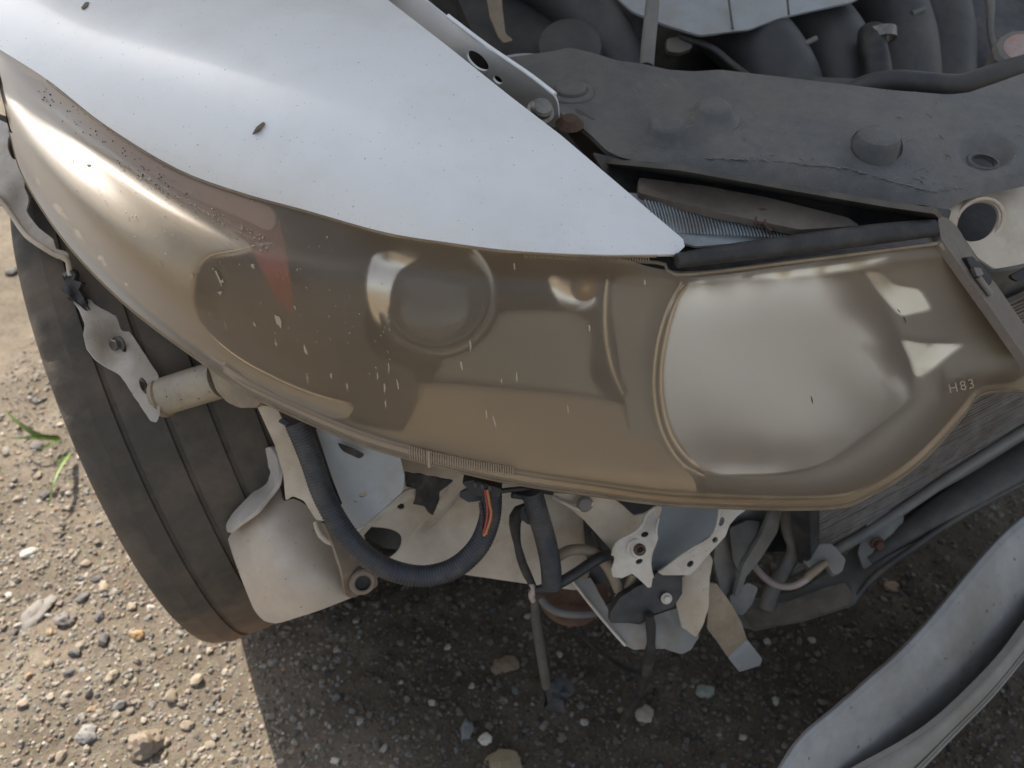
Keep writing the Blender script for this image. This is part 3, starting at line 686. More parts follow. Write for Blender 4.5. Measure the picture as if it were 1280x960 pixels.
# ================================================================== HEADLIGHT
hd = empty('headlight', Z(740, 480, .66), car); tag(hd, 'hazed yellowed headlight with projector lens and large reflector')
RA = [(-14, 52, .826), (60, 88, .812), (130, 143, .804), (220, 199, .791), (300, 229, .783), (380, 251, .777), (480, 280, .771), (560, 294, .767), (640, 305, .763), (740, 313, .757), (850, 339, .744), (1000, 322, .747), (1090, 311, .750), (1174, 301, .752)]
RB = [(2, 100, .812), (60, 128, .801), (130, 180, .791), (220, 240, .779), (330, 299, .765), (400, 316, .758), (480, 328, .752), (560, 337, .748), (640, 342, .745), (740, 347, .741), (850, 353, .738), (1000, 337, .741), (1100, 326, .744), (1188, 317, .745)]
RB2 = [(5, 115, .806), (56, 150, .796), (122, 208, .786), (208, 272, .773), (316, 330, .755), (400, 350, .743), (480, 360, .737), (560, 367, .732), (640, 371, .729), (740, 375, .726), (850, 379, .722), (1000, 366, .724), (1110, 350, .728), (1200, 335, .734)]
RC = [(12, 140, .795), (50, 195, .784), (112, 268, .764), (190, 336, .739), (290, 396, .705), (400, 436, .683), (520, 460, .671), (640, 474, .665), (760, 483, .661), (880, 485, .659), (1000, 480, .660), (1110, 455, .668), (1235, 385, .705)]
RD = [(16, 165, .765), (40, 215, .732), (98, 292, .698), (178, 372, .663), (285, 446, .633), (400, 500, .614), (520, 545, .600), (640, 573, .592), (760, 595, .586), (880, 608, .583), (1020, 612, .580), (1100, 585, .592), (1160, 535, .618), (1200, 492, .644), (1230, 465, .660), (1284, 448, .667)]
RE = [(12, 165, .757), (30, 222, .718), (85, 305, .680), (165, 386, .646), (280, 470, .612), (330, 501, .602), (450, 553, .586), (560, 584, .577), (640, 602, .571), (740, 617, .566), (850, 630, .561), (1030, 634, .559), (1090, 617, .567), (1150, 577, .590), (1203, 520, .620), (1222, 494, .633), (1250, 487, .637), (1296, 489, .638)]
def under(a, b):                                 # the lamp's upper edge tucks just under the fender
    return CAMZ - float(FFd(a, b)[0] + .008) * (SP + (b - 480) / FPX * CP)
RA = [(a, b, under(a, b)) if a < 745 else (a, b, z_) for a, b, z_ in RA]
lens = loft('lens', [RA, RB, RB2, RC, RD, RE], M['lens'], hd, n=150, m=8, mode='z')
lv_ = np.array([v.co[:] for v in lens.data.vertices]).reshape(-1, 150, 3)[::4, ::5].reshape(-1, 3) + np.array(origin_of(hd)) - np.array((0, 0, CAMZ))
ld_ = lv_ @ np.array((0, CP, -SP))
LF = Field(np.stack([640 + FPX * lv_[:, 0] / ld_, 480 - FPX * (lv_ @ np.array((0, SP, CP))) / ld_, ld_], 1), reg=1e-6)
def ld(px, py): return float(LF(px, py)[0])
tag(lens, 'cloudy yellowed lens with crazing specks')
def on(pts, off): return [(a, b, ld(a, b) + off) for a, b in pts]
def isheet(name, outline, off, m, **k):
    k.setdefault('mode', 'soft'); k.setdefault('thick', .002); k.setdefault('h', 12)
    sm = k.pop('mode')
    return sheet(name, outline, None, m, hd, field=(off if callable(off) else (lambda x, y: LF(x, y) + off)), mode=sm, **k)
OUT = [(0, 90), (60, 105), (130, 160), (220, 216), (300, 244), (380, 266), (480, 294), (640, 318), (740, 326), (850, 348), (1000, 331), (1172, 308), (1215, 360), (1278, 450), (1270, 476), (1222, 484), (1198, 512), (1146, 568), (1086, 608), (1028, 624), (850, 621), (740, 607), (640, 592), (560, 574), (450, 543), (330, 492), (270, 458), (165, 376), (85, 295), (32, 212), (8, 150)]
def backd(x, y): return LF(x, y) + .105
isheet('housing', OUT, backd, M['bezel'], mode='round', h=22)
wall_ = cr(np.array(OUT, float), 160, True); wall_ = np.vstack([wall_, wall_[:1]])
loft('housing_wall', [[(a, b, ld(a, b) + .004) for a, b in wall_], [(a, b, ld(a, b) + .106) for a, b in wall_]], M['tan'], hd, n=160, m=1)
# side marker reflector and long silver side panel
isheet('marker_housing', [(0, 84), (60, 112), (130, 166), (220, 222), (300, 250), (348, 270), (340, 302), (300, 318), (262, 324), (246, 345), (244, 375), (258, 408), (300, 448), (372, 486), (440, 506), (420, 524), (335, 492), (266, 456), (172, 376), (90, 293), (34, 212), (10, 150)], .012, M['silverplastic'])
isheet('marker_reflector_or_lit_sheet', [(4, 90), (60, 108), (130, 160), (220, 216), (300, 246), (342, 262), (338, 288), (300, 272), (220, 236), (130, 178), (60, 126)], .006, M['pink_lit'], h=9)  # added pale sheet that brightens the band under the fender by colour
isheet('marker_reflector_or_lit_sheet', [(130, 162), (220, 222), (300, 254), (345, 275), (360, 330), (366, 388), (344, 368), (318, 318), (296, 292), (210, 240), (140, 188)], .010, M['red'])
tube('rim_line', on([(340, 304), (300, 312), (262, 320), (246, 342), (243, 372), (256, 406), (292, 440), (340, 468), (390, 490), (440, 504)], .005), [1.2, 2.2, 3, 3, 2.6, 3, 3.5, 3.8, 3.2, 1.0], M['rimwarm'], hd, k=10)
isheet('bezel_ground_reflection', [(420, 488), (520, 478), (640, 486), (760, 500), (800, 520), (836, 560), (870, 606), (850, 618), (740, 604), (640, 589), (560, 571), (450, 540), (370, 510), (330, 490), (372, 488)], lambda x, y: LF(x, y) + .012 + .030 * np.clip((600 - np.asarray(y) - .12 * (820 - np.asarray(x))) / 90, 0, 1.2), M['ground_glint'])  # added sheet; its brown stands for the ground reflected low in the lamp
isheet('dark_bezel', [(250, 335), (300, 316), (420, 322), (470, 330), (455, 400), (470, 440), (520, 470), (500, 540), (430, 520), (370, 486), (300, 446), (258, 405), (245, 372)], lambda x, y: LF(x, y) + .020 + .028 * np.clip((520 - np.asarray(y)) / 190, 0, 1), M['bezel'])
# projector
pc = W(545, 366, ld(545, 366) + .034); pax = np.array((.06, -.80, .60))
proj = lathe('projector', [(.048, .0), (.050, -.002), (.0505, -.02), (.040, -.045), (.0, -.05)], pc, pax, M['bezel'], hd, k=48)
def dome(name, c, ax, rad, hgt, m, par, k=40):
    prof = [(rad * math.cos(t), hgt * math.sin(t)) for t in np.linspace(0, math.pi / 2, 10)]
    return lathe(name, prof, c, ax, m, par, k=k, sharp=60)
dome('projector_lens', pc, pax, .0405, .016, M['glass'], hd)
lathe('projector_ring', [(.0405, -.001), (.0415, .004), (.0440, .005), (.0468, .001), (.0480, -.004)], pc, pax, M['chrome_hazy'], hd, k=64)
isheet('projector_reflector', [(472, 316), (512, 312), (528, 318), (500, 338), (488, 366), (488, 402), (482, 410), (466, 392), (459, 362), (462, 334)], .022, M['chrome'], h=8)
# turn signal reflector, divider and centre shroud
isheet('signal_reflector', [(688, 343), (745, 345), (752, 360), (740, 378), (716, 382), (698, 370)], .03, M['chrome_hazy'], h=8, zbump=lambda a, b: -.010 * math.exp(-((a - 718) ** 2 + (b - 360) ** 2) / 500))
dome('signal_bulb', W(730, 358, ld(730, 358) + .022), (.1, -.8, .6), .011, .014, M['amber'], hd, k=20)
isheet('shroud', [(600, 400), (680, 388), (735, 402), (738, 470), (760, 500), (770, 560), (690, 570), (560, 545), (545, 470)], .05, M['olive'])
isheet('divider', [(742, 346), (762, 348), (764, 400), (770, 450), (784, 490), (774, 492), (756, 450), (748, 400)], .026, M['bezel'], h=8)
tube('divider_trim', on([(759, 348), (756, 375), (756, 410), (761, 445), (770, 474), (779, 492)], .022), [2.5, 3.4, 3.6, 3.2, 2.6, 1.0], M['rimwarm'], hd, k=10)
isheet('reflector_surround', [(768, 349), (850, 354), (838, 380), (822, 430), (818, 490), (834, 545), (872, 590), (860, 612), (800, 600), (785, 520), (772, 440)], .030, M['olive'])
# main beam reflector bowl
bowl = [(852, 357), (930, 344), (1060, 328), (1085, 345), (1112, 385), (1132, 428), (1138, 470), (1135, 498), (1098, 530), (1040, 572), (990, 588), (930, 592), (885, 588), (850, 556), (830, 505), (826, 440), (836, 390)]
def bowld(x, y):
    x = np.asarray(x); y = np.asarray(y)
    r2 = ((x - 985) / 165) ** 2 + ((y - 460) / 135) ** 2
    top = np.clip((590 - y) / 260, 0, 1)
    return LF(x, y) + .016 + .056 * top + .008 * np.clip(1 - r2, -.3, 1)
rb = isheet('main_reflector', bowl, bowld, M['chrome_hazy'], h=10)
tag(rb, 'large silver bowl shaped reflector')
tube('reflector_rim', on([(862, 352), (846, 375), (833, 415), (826, 460), (828, 505), (840, 545), (862, 574), (888, 590)], .020), [2, 3.5, 4, 4, 4, 4, 3.6, 2], M['rimwarm'], hd, k=10)
tube('reflector_rim', on([(852, 352), (836, 380), (823, 420), (817, 465), (819, 505), (830, 545), (852, 578), (880, 594)], .016), [1.5, 2.6, 3, 3, 3, 3, 2.6, 1.5], M['rimwarm'], hd, k=10)
tube('reflector_rim', on([(880, 591), (940, 596), (1000, 591), (1050, 570), (1100, 534), (1138, 500), (1141, 470)], .018), 2.2, M['olive'], hd, k=8)
# inner bezel with the stepped bright facets
isheet('bezel_surround', [(1062, 328), (1170, 312), (1200, 350), (1268, 448), (1218, 470), (1196, 500), (1140, 560), (1080, 602), (1020, 616), (900, 612), (880, 596), (940, 598), (1000, 593), (1055, 570), (1104, 534), (1141, 500), (1140, 465), (1126, 420), (1100, 372)], .030, M['olive'])
isheet('facet', [(1078, 338), (1100, 340), (1116, 356), (1148, 361), (1163, 386), (1124, 395), (1106, 374)], .019, M['chrome_hazy'], mode='round', h=8, r=6)
isheet('facet', [(1126, 424), (1150, 429), (1204, 430), (1186, 442), (1160, 464), (1144, 472), (1138, 450)], .019, M['chrome_hazy'], mode='round', h=8, r=6)
isheet('facet', [(930, 346), (1060, 329), (1110, 322), (1060, 336), (980, 346)], .020, M['chrome_hazy'], h=8)
tube('bezel_fold', on([(1176, 462), (1184, 490), (1180, 515), (1150, 552), (1110, 585)], .022), [2, 5, 5, 4, 2], M['bezel'], hd, k=10)
# lens border: thick rounded polycarbonate edge along the bottom and top
loft('lens_skirt', [[(a, b - 3, zd(a, b, z_) + .004) for a, b, z_ in RE], [(a, b + 2.0, zd(a, b, z_) + .002) for a, b, z_ in RE], [(a, b + 4.0, zd(a, b, z_) + .012) for a, b, z_ in RE]], M['lip'], hd, n=150, m=2, thick=.001)
tube('lens_border', [(a, b, zd(a, b, z_) - .0005) for a, b, z_ in [(380, 259, .776), (480, 288, .769), (560, 301, .765), (640, 315, .758), (740, 325, .752), (826, 329, .748), (850, 343, .744), (1000, 326, .747), (1174, 304, .752)]], 2.6, M['lip'], hd, k=8)
tube('lens_border', on([(1174, 304), (1205, 345), (1245, 402), (1290, 462)], -.001), 3.0, M['lip'], hd, k=8)
loft('border_band', [[(a, b - 15, ld(a, b - 15) + .008) for a, b, z_ in RE[4:-2]], [(a, b - 4, ld(a, b - 4) + .005) for a, b, z_ in RE[4:-2]]], M['band'], hd, n=120, m=1, thick=.001)
# fluted strip at the lower edge
for i in range(44):
    dx = i * 3.0; px = 512 + dx; y0 = 557 + .27 * dx - .0005 * dx * dx; ln = 17 - dx * .045 + (5 if i == 8 else 0)
    tube('flute', [(px, y0, ld(px, y0) - .0010), (px + .5, y0 + ln, ld(px, y0 + ln) - .0010)], .75 if i != 8 else 2.0, M['flute'], hd, k=6, n=4)
for i in range(48):
    px = 655 + i * 3.3
    tube('flute', [(px, 314.5 + i * .12, ld(px, 318) - .002), (px + 1, 322 + i * .09, ld(px, 322) - .002)], .9, M['lip'], hd, k=5, n=3)
# mounting tab and rear shell pieces
sheet('mounting_tab', [(256, 443), (262, 455), (275, 468), (300, 482), (328, 499), (322, 509), (300, 510), (284, 503), (270, 488), (262, 465)], [(260, 450, .70), (325, 500, .678), (285, 505, .70)], M['tan'], hd, thick=.012, h=6, crumple=.006, cscale=14)
sheet('mounting_flange', [(1172, 270), (1184, 272), (1197, 284), (1222, 325), (1234, 345), (1243, 352), (1290, 420), (1292, 462), (1250, 402), (1208, 343), (1176, 298)], [(1178, 285, .572), (1240, 370, .58), (1290, 440, .585)], M['railbrown'], hd, thick=.006, h=9, r=4, bevel=.001)
ck = sheet('flange_clip', [(1208, 322), (1216, 320), (1228, 332), (1240, 347), (1240, 354), (1232, 360), (1222, 350), (1215, 338)], [(1210, 325, .566), (1240, 350, .572), (1225, 355, .57)], M['black'], hd, thick=.006, h=5, r=2, bevel=.0008)
sheet('flange_clip', [(1217, 334), (1226, 335), (1230, 343), (1222, 346)], [(1222, 340, .5625)], M['grey'], hd, thick=.005, h=5, r=1.5)
tube('flange_clip', [(1222, 346, .566), (1230, 357, .568), (1238, 368, .57)], 4, M['grey'], hd, k=8)
def lettering(txt, px, py, size_px, rot):
    cu = bpy.data.curves.new('lettering', 'FONT'); cu.body = txt; cu.size = size_px * .60 / FPX; cu.extrude = .0002; cu.space_character = 1.25
    cu.align_x = 'CENTER'; cu.align_y = 'CENTER'
    c, s = math.cos(rot), math.sin(rot)
    tmp = bpy.data.objects.new('tmp', cu); COL.objects.link(tmp)
    me = bpy.data.meshes.new_from_object(tmp.evaluated_get(bpy.context.evaluated_depsgraph_get())); bpy.data.objects.remove(tmp)
    v = np.array([t.co[:] for t in me.vertices]) / .60 * FPX; Vw = np.array([W(px + a * c - b * s * -1 * -1, py - b * c - a * s, ld(px + a * c, py - b * c - a * s) - .0036 - z * .0006 / FPX) for a, b, z in v])
    link('lettering', Vw, [list(q.vertices) for q in me.polygons], M['flute'], hd, smooth=False)
lettering('H83', 1202, 483, 17, .22)
# dried splashes and tar specks on the lens, each a thin raised blob
def specks(name, spots, m, off=.0007, ld=ld, par=None):
    V = []; F = []
    for (px, py, l, wd, ang) in spots:
        b = len(V); d = ld(px, py) - off; k = 9
        V.append(W(px, py, d - .0005))
        for j in range(k):
            t = 2 * math.pi * j / k; q = 1 + .35 * rng.uniform(-1, 1)
            u, v = l * math.cos(t) * q, wd * math.sin(t) * q
            x, y = px + u * math.cos(ang) - v * math.sin(ang), py + u * math.sin(ang) + v * math.cos(ang)
            V.append(W(x, y, ld(x, y) - off + .0004))
        for j in range(k): F.append((b, b + 1 + j, b + 1 + (j + 1) % k))
    o = link(name, np.array(V), F, m, par or hd); o['kind'] = 'stuff'; return o
sp = [(272, 345, 11, 1.3, 1.15), (277, 352, 2.5, 2, 0), (316, 333, 4, 2, 1.2), (348, 402, 9, 3.5, 1.2), (262, 392, 4, 1.6, 1.4), (282, 407, 6, 1.5, 1.3), (318, 405, 4, 1.5, 1.3), (345, 430, 5, 1.6, 1.3), (382, 438, 7, 1.6, 1.25), (384, 472, 8, 1.5, 1.4), (414, 470, 4, 1.3, 1.4), (434, 483, 8, 1.6, 1.4), (275, 366, 3, 2, 0), (486, 459, 7, 1.2, 1.5), (472, 470, 5, 1, 1.5), (497, 480, 6, 1, 1.4), (481, 485, 6, 1.2, 1.5), (482, 505, 7, 1, 1.5), (588, 432, 7, 1.3, 1.5), (577, 457, 7, 1.3, 1.4), (646, 471, 6, 1, 1.5), (627, 476, 4, 1, 1.5), (608, 518, 6, 1.1, 1.4), (618, 527, 7, 1.2, 1.3), (710, 512, 5, 1, 1.5), (737, 410, 5, 1.3, 1.5), (643, 333, 5, 1, 1.5), (806, 353, 3, 1.5, 1.4), (369, 385, 3, 1.4, 1.3), (200, 330, 4, 1.2, 1.2), (240, 345, 3, 1.2, 1.2), (110, 205, 3, 2, 0)]
for _ in range(110):
    a = rng.uniform(0, 1)
    px = 60 + 430 * a; py = 180 + 190 * a + rng.gauss(30, 55); 
    if inside(np.array([px]), np.array([py]), np.array(OUT, float))[0]: sp.append((px, py, rng.uniform(.5, 1.8), rng.uniform(.4, 1.0), rng.uniform(1, 1.6)))
for _ in range(130):
    a = rng.uniform(0, 1); px = 150 + 185 * a; py = 200 + 95 * a + abs(rng.gauss(0, 16)) + 2; sp.append((px, py, rng.uniform(.5, 1.6), rng.uniform(.5, 1.2), rng.uniform(0, 1.6)))
specks('splash_spots', sp, M['fleck'])
dk = [(1015, 500, 5, .9, 1.3), (1131, 400, 4, .6, 1.2), (1123, 388, 3, .6, .9)]
for _ in range(75):
    a = rng.random(); px = 45 + 190 * a; py = 122 + 122 * a + rng.gauss(-4, 10); dk.append((px, py, rng.uniform(.5, 1.4), rng.uniform(.4, 1.0), rng.uniform(0, 3)))
specks('tar_specks', dk, M['darkfleck'])

# chips and dirt along the fender's lower edge
fe_pts = cr([(a, b) for a, b, _ in FLOW], 400)
ch = []
for _ in range(260):
    x, y = fe_pts[rng.randrange(400)]; o_ = abs(rng.gauss(0, 5)) + 1.2
    if rng.random() < .3: o_ += abs(rng.gauss(0, 14))
    if 200 < x < 835 or rng.random() < .35: ch.append((x, y - o_, rng.uniform(.3, 1.0), rng.uniform(.25, .5), rng.uniform(0, 3)))
specks('edge_chips', ch, M['chip'], off=-.0001, ld=lambda a, b: float(FFd(a, b)[0]), par=fender)

# ---- seals and fluted top of the lamp behind the fender tip
tube('rubber_seal', [(846, 326, .533), (900, 318, .538), (1000, 305, .546), (1100, 292, .553), (1166, 285, .558)], [10, 13, 14, 14.5, 12.5], M['rubberseal'], car, k=14, flat=.9)
ft = empty('lamp_top', Z(920, 270, .735), car)
sheet('backing', [(740, 190), (800, 205), (1000, 240), (1190, 262), (1180, 292), (1000, 312), (850, 330), (800, 290)], [(760, 200, .60), (1000, 250, .595), (1180, 275, .60), (860, 320, .565), (1000, 305, .58)], M['black'], ft, thick=.003, h=16)
sheet('fluted_glass', [(785, 240), (840, 250), (930, 270), (1010, 286), (990, 298), (870, 308), (840, 300)], [(800, 245, .575), (1000, 288, .572), (860, 305, .556)], M['clear'], ft, thick=.002, h=9)
for i in range(44):
    a = i / 43; px = 806 + a * 180; y0 = 250 + a * 36; y1 = 290 + a * 8 if px > 830 else 274 + (px - 806) * .6
    if y1 - y0 > 5: tube('flute', [(px, y0, .570), (px + 5, (y0 + y1) / 2, .566), (px + 8, y1, .560)], 1.25, M['clear'], ft, k=6, n=4)
sheet('brown_rail', [(798, 222), (880, 232), (960, 247), (1060, 272), (1075, 282), (1000, 287), (900, 266), (798, 241)], [(800, 230, .575), (960, 255, .570), (1070, 280, .567), (900, 262, .562)], M['railbrown'], ft, thick=.006, h=9, r=4, crumple=.002, bevel=.001)
sheet('trim_strip', [(755, 204), (850, 213), (1000, 240), (1110, 259), (1168, 267), (1177, 277), (1120, 285), (1060, 284), (960, 252), (800, 227)], [(780, 208, .585), (1000, 244, .577), (1170, 272, .572)], M['darkgrey'], ft, thick=.004, h=9, r=3, crumple=.004, cscale=25)
sheet('rust_flake', [(940, 262), (955, 260), (975, 270), (985, 282), (965, 288), (948, 280)], [(960, 275, .562), (980, 285, .562), (945, 265, .563)], M['rust'], ft, thick=.003, h=4, mode='round', r=2, crumple=.008, cscale=6)

# ---- black radiator cover
CREASE = np.array([(740, 189), (850, 198), (950, 200), (1060, 211), (1130, 231), (1168, 240), (1205, 234), (1310, 208)], float)
def cb(x, y):
    z_ = 0.0
    q = math.hypot((x - 1233) / 36, (y - 190) / 22); z_ -= .009 * max(0, min(1, (1 - q) * 2.2))
    q = math.hypot((x - 713) / 30, (y - 113) / 17); z_ -= .005 * max(0, min(1, (1 - q) * 2.5))
    z_ -= .00105 * max(0.0, y - float(np.interp(x, CREASE[:, 0], CREASE[:, 1]))) * min(1, max(0, (x - 735) / 60))
    z_ += .0004 * noise.noise(Vector((x / 60, y / 60, 2))) 
    return z_
CVF = Field(zpts([(640, 75, .790), (712, 60, .794), (935, 92, .782), (1190, 118, .773), (1300, 92, .772), (700, 140, .784), (900, 145, .778), (1120, 170, .766), (1300, 165, .762),
            (770, 190, .773), (860, 199, .771), (960, 203, .766), (1060, 214, .759), (1130, 232, .751), (1200, 238, .746), (1300, 208, .754),
            (1185, 262, .741)]), reg=2e-5)
def cvp(px, py, up=0.0): return W(px, py, float(CVF(px, py)[0])) + np.array((0, 0, up))
def lipfix(pts):
    out = []
    for x, y in pts:
        yc = float(np.interp(x, CREASE[:, 0], CREASE[:, 1]))
        out.append((x, yc + (y - yc) / 2.2) if (y > yc and x > 735) else (x, y))
    return out
cov = sheet('radiator_cover', lipfix([(634, 72), (690, 64), (712, 59), (740, 66), (772, 76), (800, 79), (835, 87), (868, 89), (900, 87), (935, 91), (1050, 105), (1120, 113), (1185, 118), (1210, 116), (1245, 104), (1300, 84), (1300, 228), (1240, 240), (1205, 250), (1190, 261), (1176, 264), (1160, 254), (1130, 254), (1080, 250), (1020, 244), (940, 226), (850, 208), (775, 197), (760, 190), (738, 168), (718, 152), (698, 140), (690, 122), (660, 98)]),
      None,
      M['plastic'], car, thick=.004, h=6, r=6, zbump=cb, field=CVF, holes=[ell(1096, 182, 33, 25, 8), ell(1234, 191, 15, 9, 10)], bevel=.0012)
tag(cov, 'dusty black plastic radiator cover with bumps and clip')
for bx, by in ((832, 168), (890, 146)): lathe('boss', [(0, .0135), (.008, .0132), (.0125, .0120), (.0148, .0090), (.0165, .0045), (.019, .0012), (.024, -.0012)], cvp(bx, by), (0, -.12, 1), M['plastic'], cov, k=36, sharp=70)
lathe('rubber_stop', [(.0, .017), (.012, .0168), (.0165, .0145), (.0182, .010), (.019, -.014), (.020, -.03)], cvp(1093, 188, -.001), (-.05, -.06, 1), M['plastic'], cov, k=36)
lathe('clip', [(.0, .0045), (.012, .0048), (.0138, .0035), (.0142, .0008), (.0165, .0012), (.020, .0), (.0215, -.003), (.022, -.008)], cvp(713, 115, .001), (0, -.1, 1), M['plastic'], cov, k=30)
sheet('cover_lining', [(660, 85), (1290, 105), (1290, 225), (1150, 245), (940, 220), (780, 190)], zpts([(680, 100, .745), (1290, 110, .72), (1290, 220, .70), (800, 190, .73)]), M['black'], cov, thick=.003, h=30)
scr = []
for _ in range(150):
    px, py = rng.uniform(760, 1290), rng.uniform(95, 195)
    if rng.random() < .5: px, py = rng.uniform(950, 1240), rng.uniform(195, 232)
    if 100 + max(0, px - 900) * .06 < py < float(np.interp(px, CREASE[:, 0], CREASE[:, 1])) - 3 and math.hypot(px - 1095, py - 182) > 42 and math.hypot(px - 1233, py - 190) > 40: scr.append((px, py, rng.choice((.7, 1.0, 1.4, 3, 5)), rng.uniform(.35, .8), rng.uniform(-.6, 1.2)))
for x in range(880, 1210, 3):
    if rng.random() < .75: scr.append((x, float(np.interp(x, CREASE[:, 0], CREASE[:, 1])) + rng.uniform(-1.5, 0), rng.uniform(1.5, 4), rng.uniform(.3, .8), .15))
specks('scuffs', scr, M['scuff'], off=.0006, ld=lambda a, b: float(CVF(a, b)[0]), par=cov)
lathe('hole_ring', [(.0105, .002), (.013, .0025), (.0145, .0)], cvp(1234, 192, -.0085), (0, -.1, 1), M['plastic'], cov, k=24)
# pieces beside the cover's left end
sheet('lug', [(700, 148), (715, 148), (735, 160), (760, 188), (776, 205), (740, 205), (712, 170)], zpts([(710, 150, .775), (760, 190, .755), (720, 175, .75)]), M['darkgrey'], car, thick=.01, h=7, crumple=.004, cscale=15)
lathe('bolt', [(0, .006), (.006, .006), (.009, .003), (.012, .0)], Z(712, 155, .785), (0, -.2, 1), M['rust'], car, k=14)

# ---- white lamp bracket and radiator at the right edge
wb = sheet('lamp_bracket', [(1160, 258), (1200, 250), (1300, 226), (1300, 325), (1262, 333), (1243, 336), (1222, 322), (1198, 286)], [(1170, 260, .635), (1290, 235, .665), (1290, 320, .65), (1230, 320, .625)], M['tanwhite'], car, thick=.002, h=8, r=3,
           holes=[ell(1222, 277, 29, 22, -38, 18)], crumple=.003, cscale=30)
tag(wb, 'dusty cream metal bracket with a large oval hole')
tube('hole_rim', [(a, b, .637) for a, b in ell(1224, 277, 33, 26, -38, 16)] + [(1224 + 33 * math.cos(R(-38)), 277 + 33 * math.sin(R(-38)), .637)], 2.5, M['tanwhite'], wb, k=8)
sheet('bracket_backing', [(1150, 245), (1310, 215), (1310, 325), (1250, 330), (1190, 300)], [(1170, 260, .70), (1290, 240, .72), (1290, 320, .69)], M['black'], car, thick=.003, h=20)
RADP = np.array((.36, .55)); 
def rad_d(px, py, off=0.0):       # distance to the radiator's upright plane
    a = (px - 640) / FPX; v = (py - 480) / FPX; n = np.array((-.436, .90)); n /= np.linalg.norm(n)
    return float((n @ RADP + off) / (n @ np.array((a, CP - v * SP))))
radiator = empty('radiator', (.6, .66, .3), car)
sheet('core', [(985, 560), (1110, 560), (1300, 440), (1300, 300), (1200, 300), (1180, 330), (1100, 600), (1000, 690), (985, 680)][:0] or [(1000, 600), (1160, 480), (1215, 345), (1310, 330), (1310, 520), (1200, 590), (1075, 662), (1010, 694)], [(1020, 680, rad_d(1020, 680, .006)), (1290, 520, rad_d(1290, 520, .006)), (1290, 330, rad_d(1290, 330, .006))], M['darkgrey'], radiator, thick=.02, h=30)
V = []; F = []
LR = np.array((.90, .436, 0))
p0 = W(1015, 690, rad_d(1015, 690)); zb = p0[2]
nr = np.array((.436, -.90, 0))
for i in range(58):
    z_ = zb - .02 + i * .0058
    a = p0 - LR * .03; a = np.array((a[0], a[1], z_)); b = a + LR * .62
    sag = .0006 * rng.uniform(-1, 1)
    s = len(V)
    for q in (a, b):
        for dn, dz in ((0, -.0016), (.006, -.0016), (.006, .0016), (0, .0016)): V.append(q + nr * (dn + sag) + np.array((0, 0, dz + .06 * (1 if q is b else 0))))
    F += [(s, s + 1, s + 5, s + 4), (s + 1, s + 2, s + 6, s + 5), (s + 2, s + 3, s + 7, s + 6), (s + 3, s, s + 4, s + 7)]
tb = link('cooling_tubes', V, F, M['fin'], radiator, smooth=False); tb['kind'] = 'stuff'
V = []; F = []
for i in range(230):
    a = p0 + LR * (-.02 + i * .0026) + nr * .003; z0 = zb - .02 + .06 * (i * .0026) / .62
    for j in range(57):
        if rng.random() < .10: continue
        zz = z0 + j * .0058; s = len(V); t = .0010
        tl = rng.uniform(-.0006, .0006)
        for dx, dz in ((-t * .3 + tl, .0014), (t * .3 + tl, .0014), (t * .3 - tl, .0046), (-t * .3 - tl, .0046)): V.append(np.array((a[0], a[1], zz)) + LR * dx + np.array((0, 0, dz)))
        F.append((s, s + 1, s + 2, s + 3))
fb = link('cooling_fins', V, F, M['fin'], radiator, smooth=False); fb['kind'] = 'stuff'
sheet('end_tank', [(985, 600), (1008, 600), (1012, 640), (1014, 700), (998, 705), (990, 660)], [(1000, 620, rad_d(1000, 620, -.02)), (1005, 700, rad_d(1005, 700, -.02)), (990, 650, rad_d(990, 650, -.01))], M['black'], radiator, thick=.02, h=12)
tube('rail', [(1018, 703, rad_d(1018, 703, -.012)), (1100, 655, rad_d(1100, 655, -.012)), (1200, 588, rad_d(1200, 588, -.012)), (1310, 520, rad_d(1310, 520, -.012))], 7, M['grey'], radiator, k=10)
sheet('edge_strut', [(1262, 345), (1290, 330), (1300, 310), (1300, 345), (1272, 352)], [(1280, 335, .69)], M['black'], radiator, thick=.004, h=8)

# lower crossmember
cm = sheet('crossmember', [(905, 742), (945, 748), (1000, 738), (1040, 712), (1062, 690), (1090, 655), (1130, 628), (1200, 590), (1310, 520), (1310, 585), (1210, 638), (1140, 684), (1090, 722), (1074, 744), (1064, 756), (1000, 776), (940, 786), (922, 782)],
   [(910, 750, .93), (1000, 745, .93), (1060, 700, .935), (1130, 640, .955), (1310, 530, 1.01), (1310, 580, .965), (1210, 632, .935), (1090, 715, .905), (1000, 772, .91), (930, 783, .92), (1180, 622, .965)], M['teal'], car, thick=.004, h=11, r=6, crumple=.006, cscale=45, bevel=.001,
   holes=[ell(1078, 668, 8, 11, 20)])
tube('lip', [(1064, 757, .90), (1092, 722, .897), (1140, 686, .905), (1210, 640, .92), (1320, 582, .95)], 4, M['darkgrey'], cm, k=10)
tube('rolled_edge', [(1132, 632, .93), (1170, 610, .94), (1230, 575, .955), (1320, 520, .985)], [4, 6, 6.5, 7], M['teal'], cm, k=12)
tube('black_beam', [(1085, 700, .915), (1150, 655, .925), (1230, 605, .94), (1330, 545, .965)], [8, 18, 22, 24], M['darkgrey'], cm, k=16, flat=.6)
sheet('ledge', [(930, 762), (985, 752), (1030, 735), (1056, 728), (1066, 742), (1062, 756), (1000, 776), (940, 787)], [(935, 765, .912), (1055, 735, .905), (1000, 772, .895), (940, 783, .90)], M['dust'], cm, thick=.003, h=8, r=4, crumple=.006, cscale=22)
hexbolt('bolt', W(1096, 680, .918), (.2, -.8, .5), .006, M['rust'], cm)
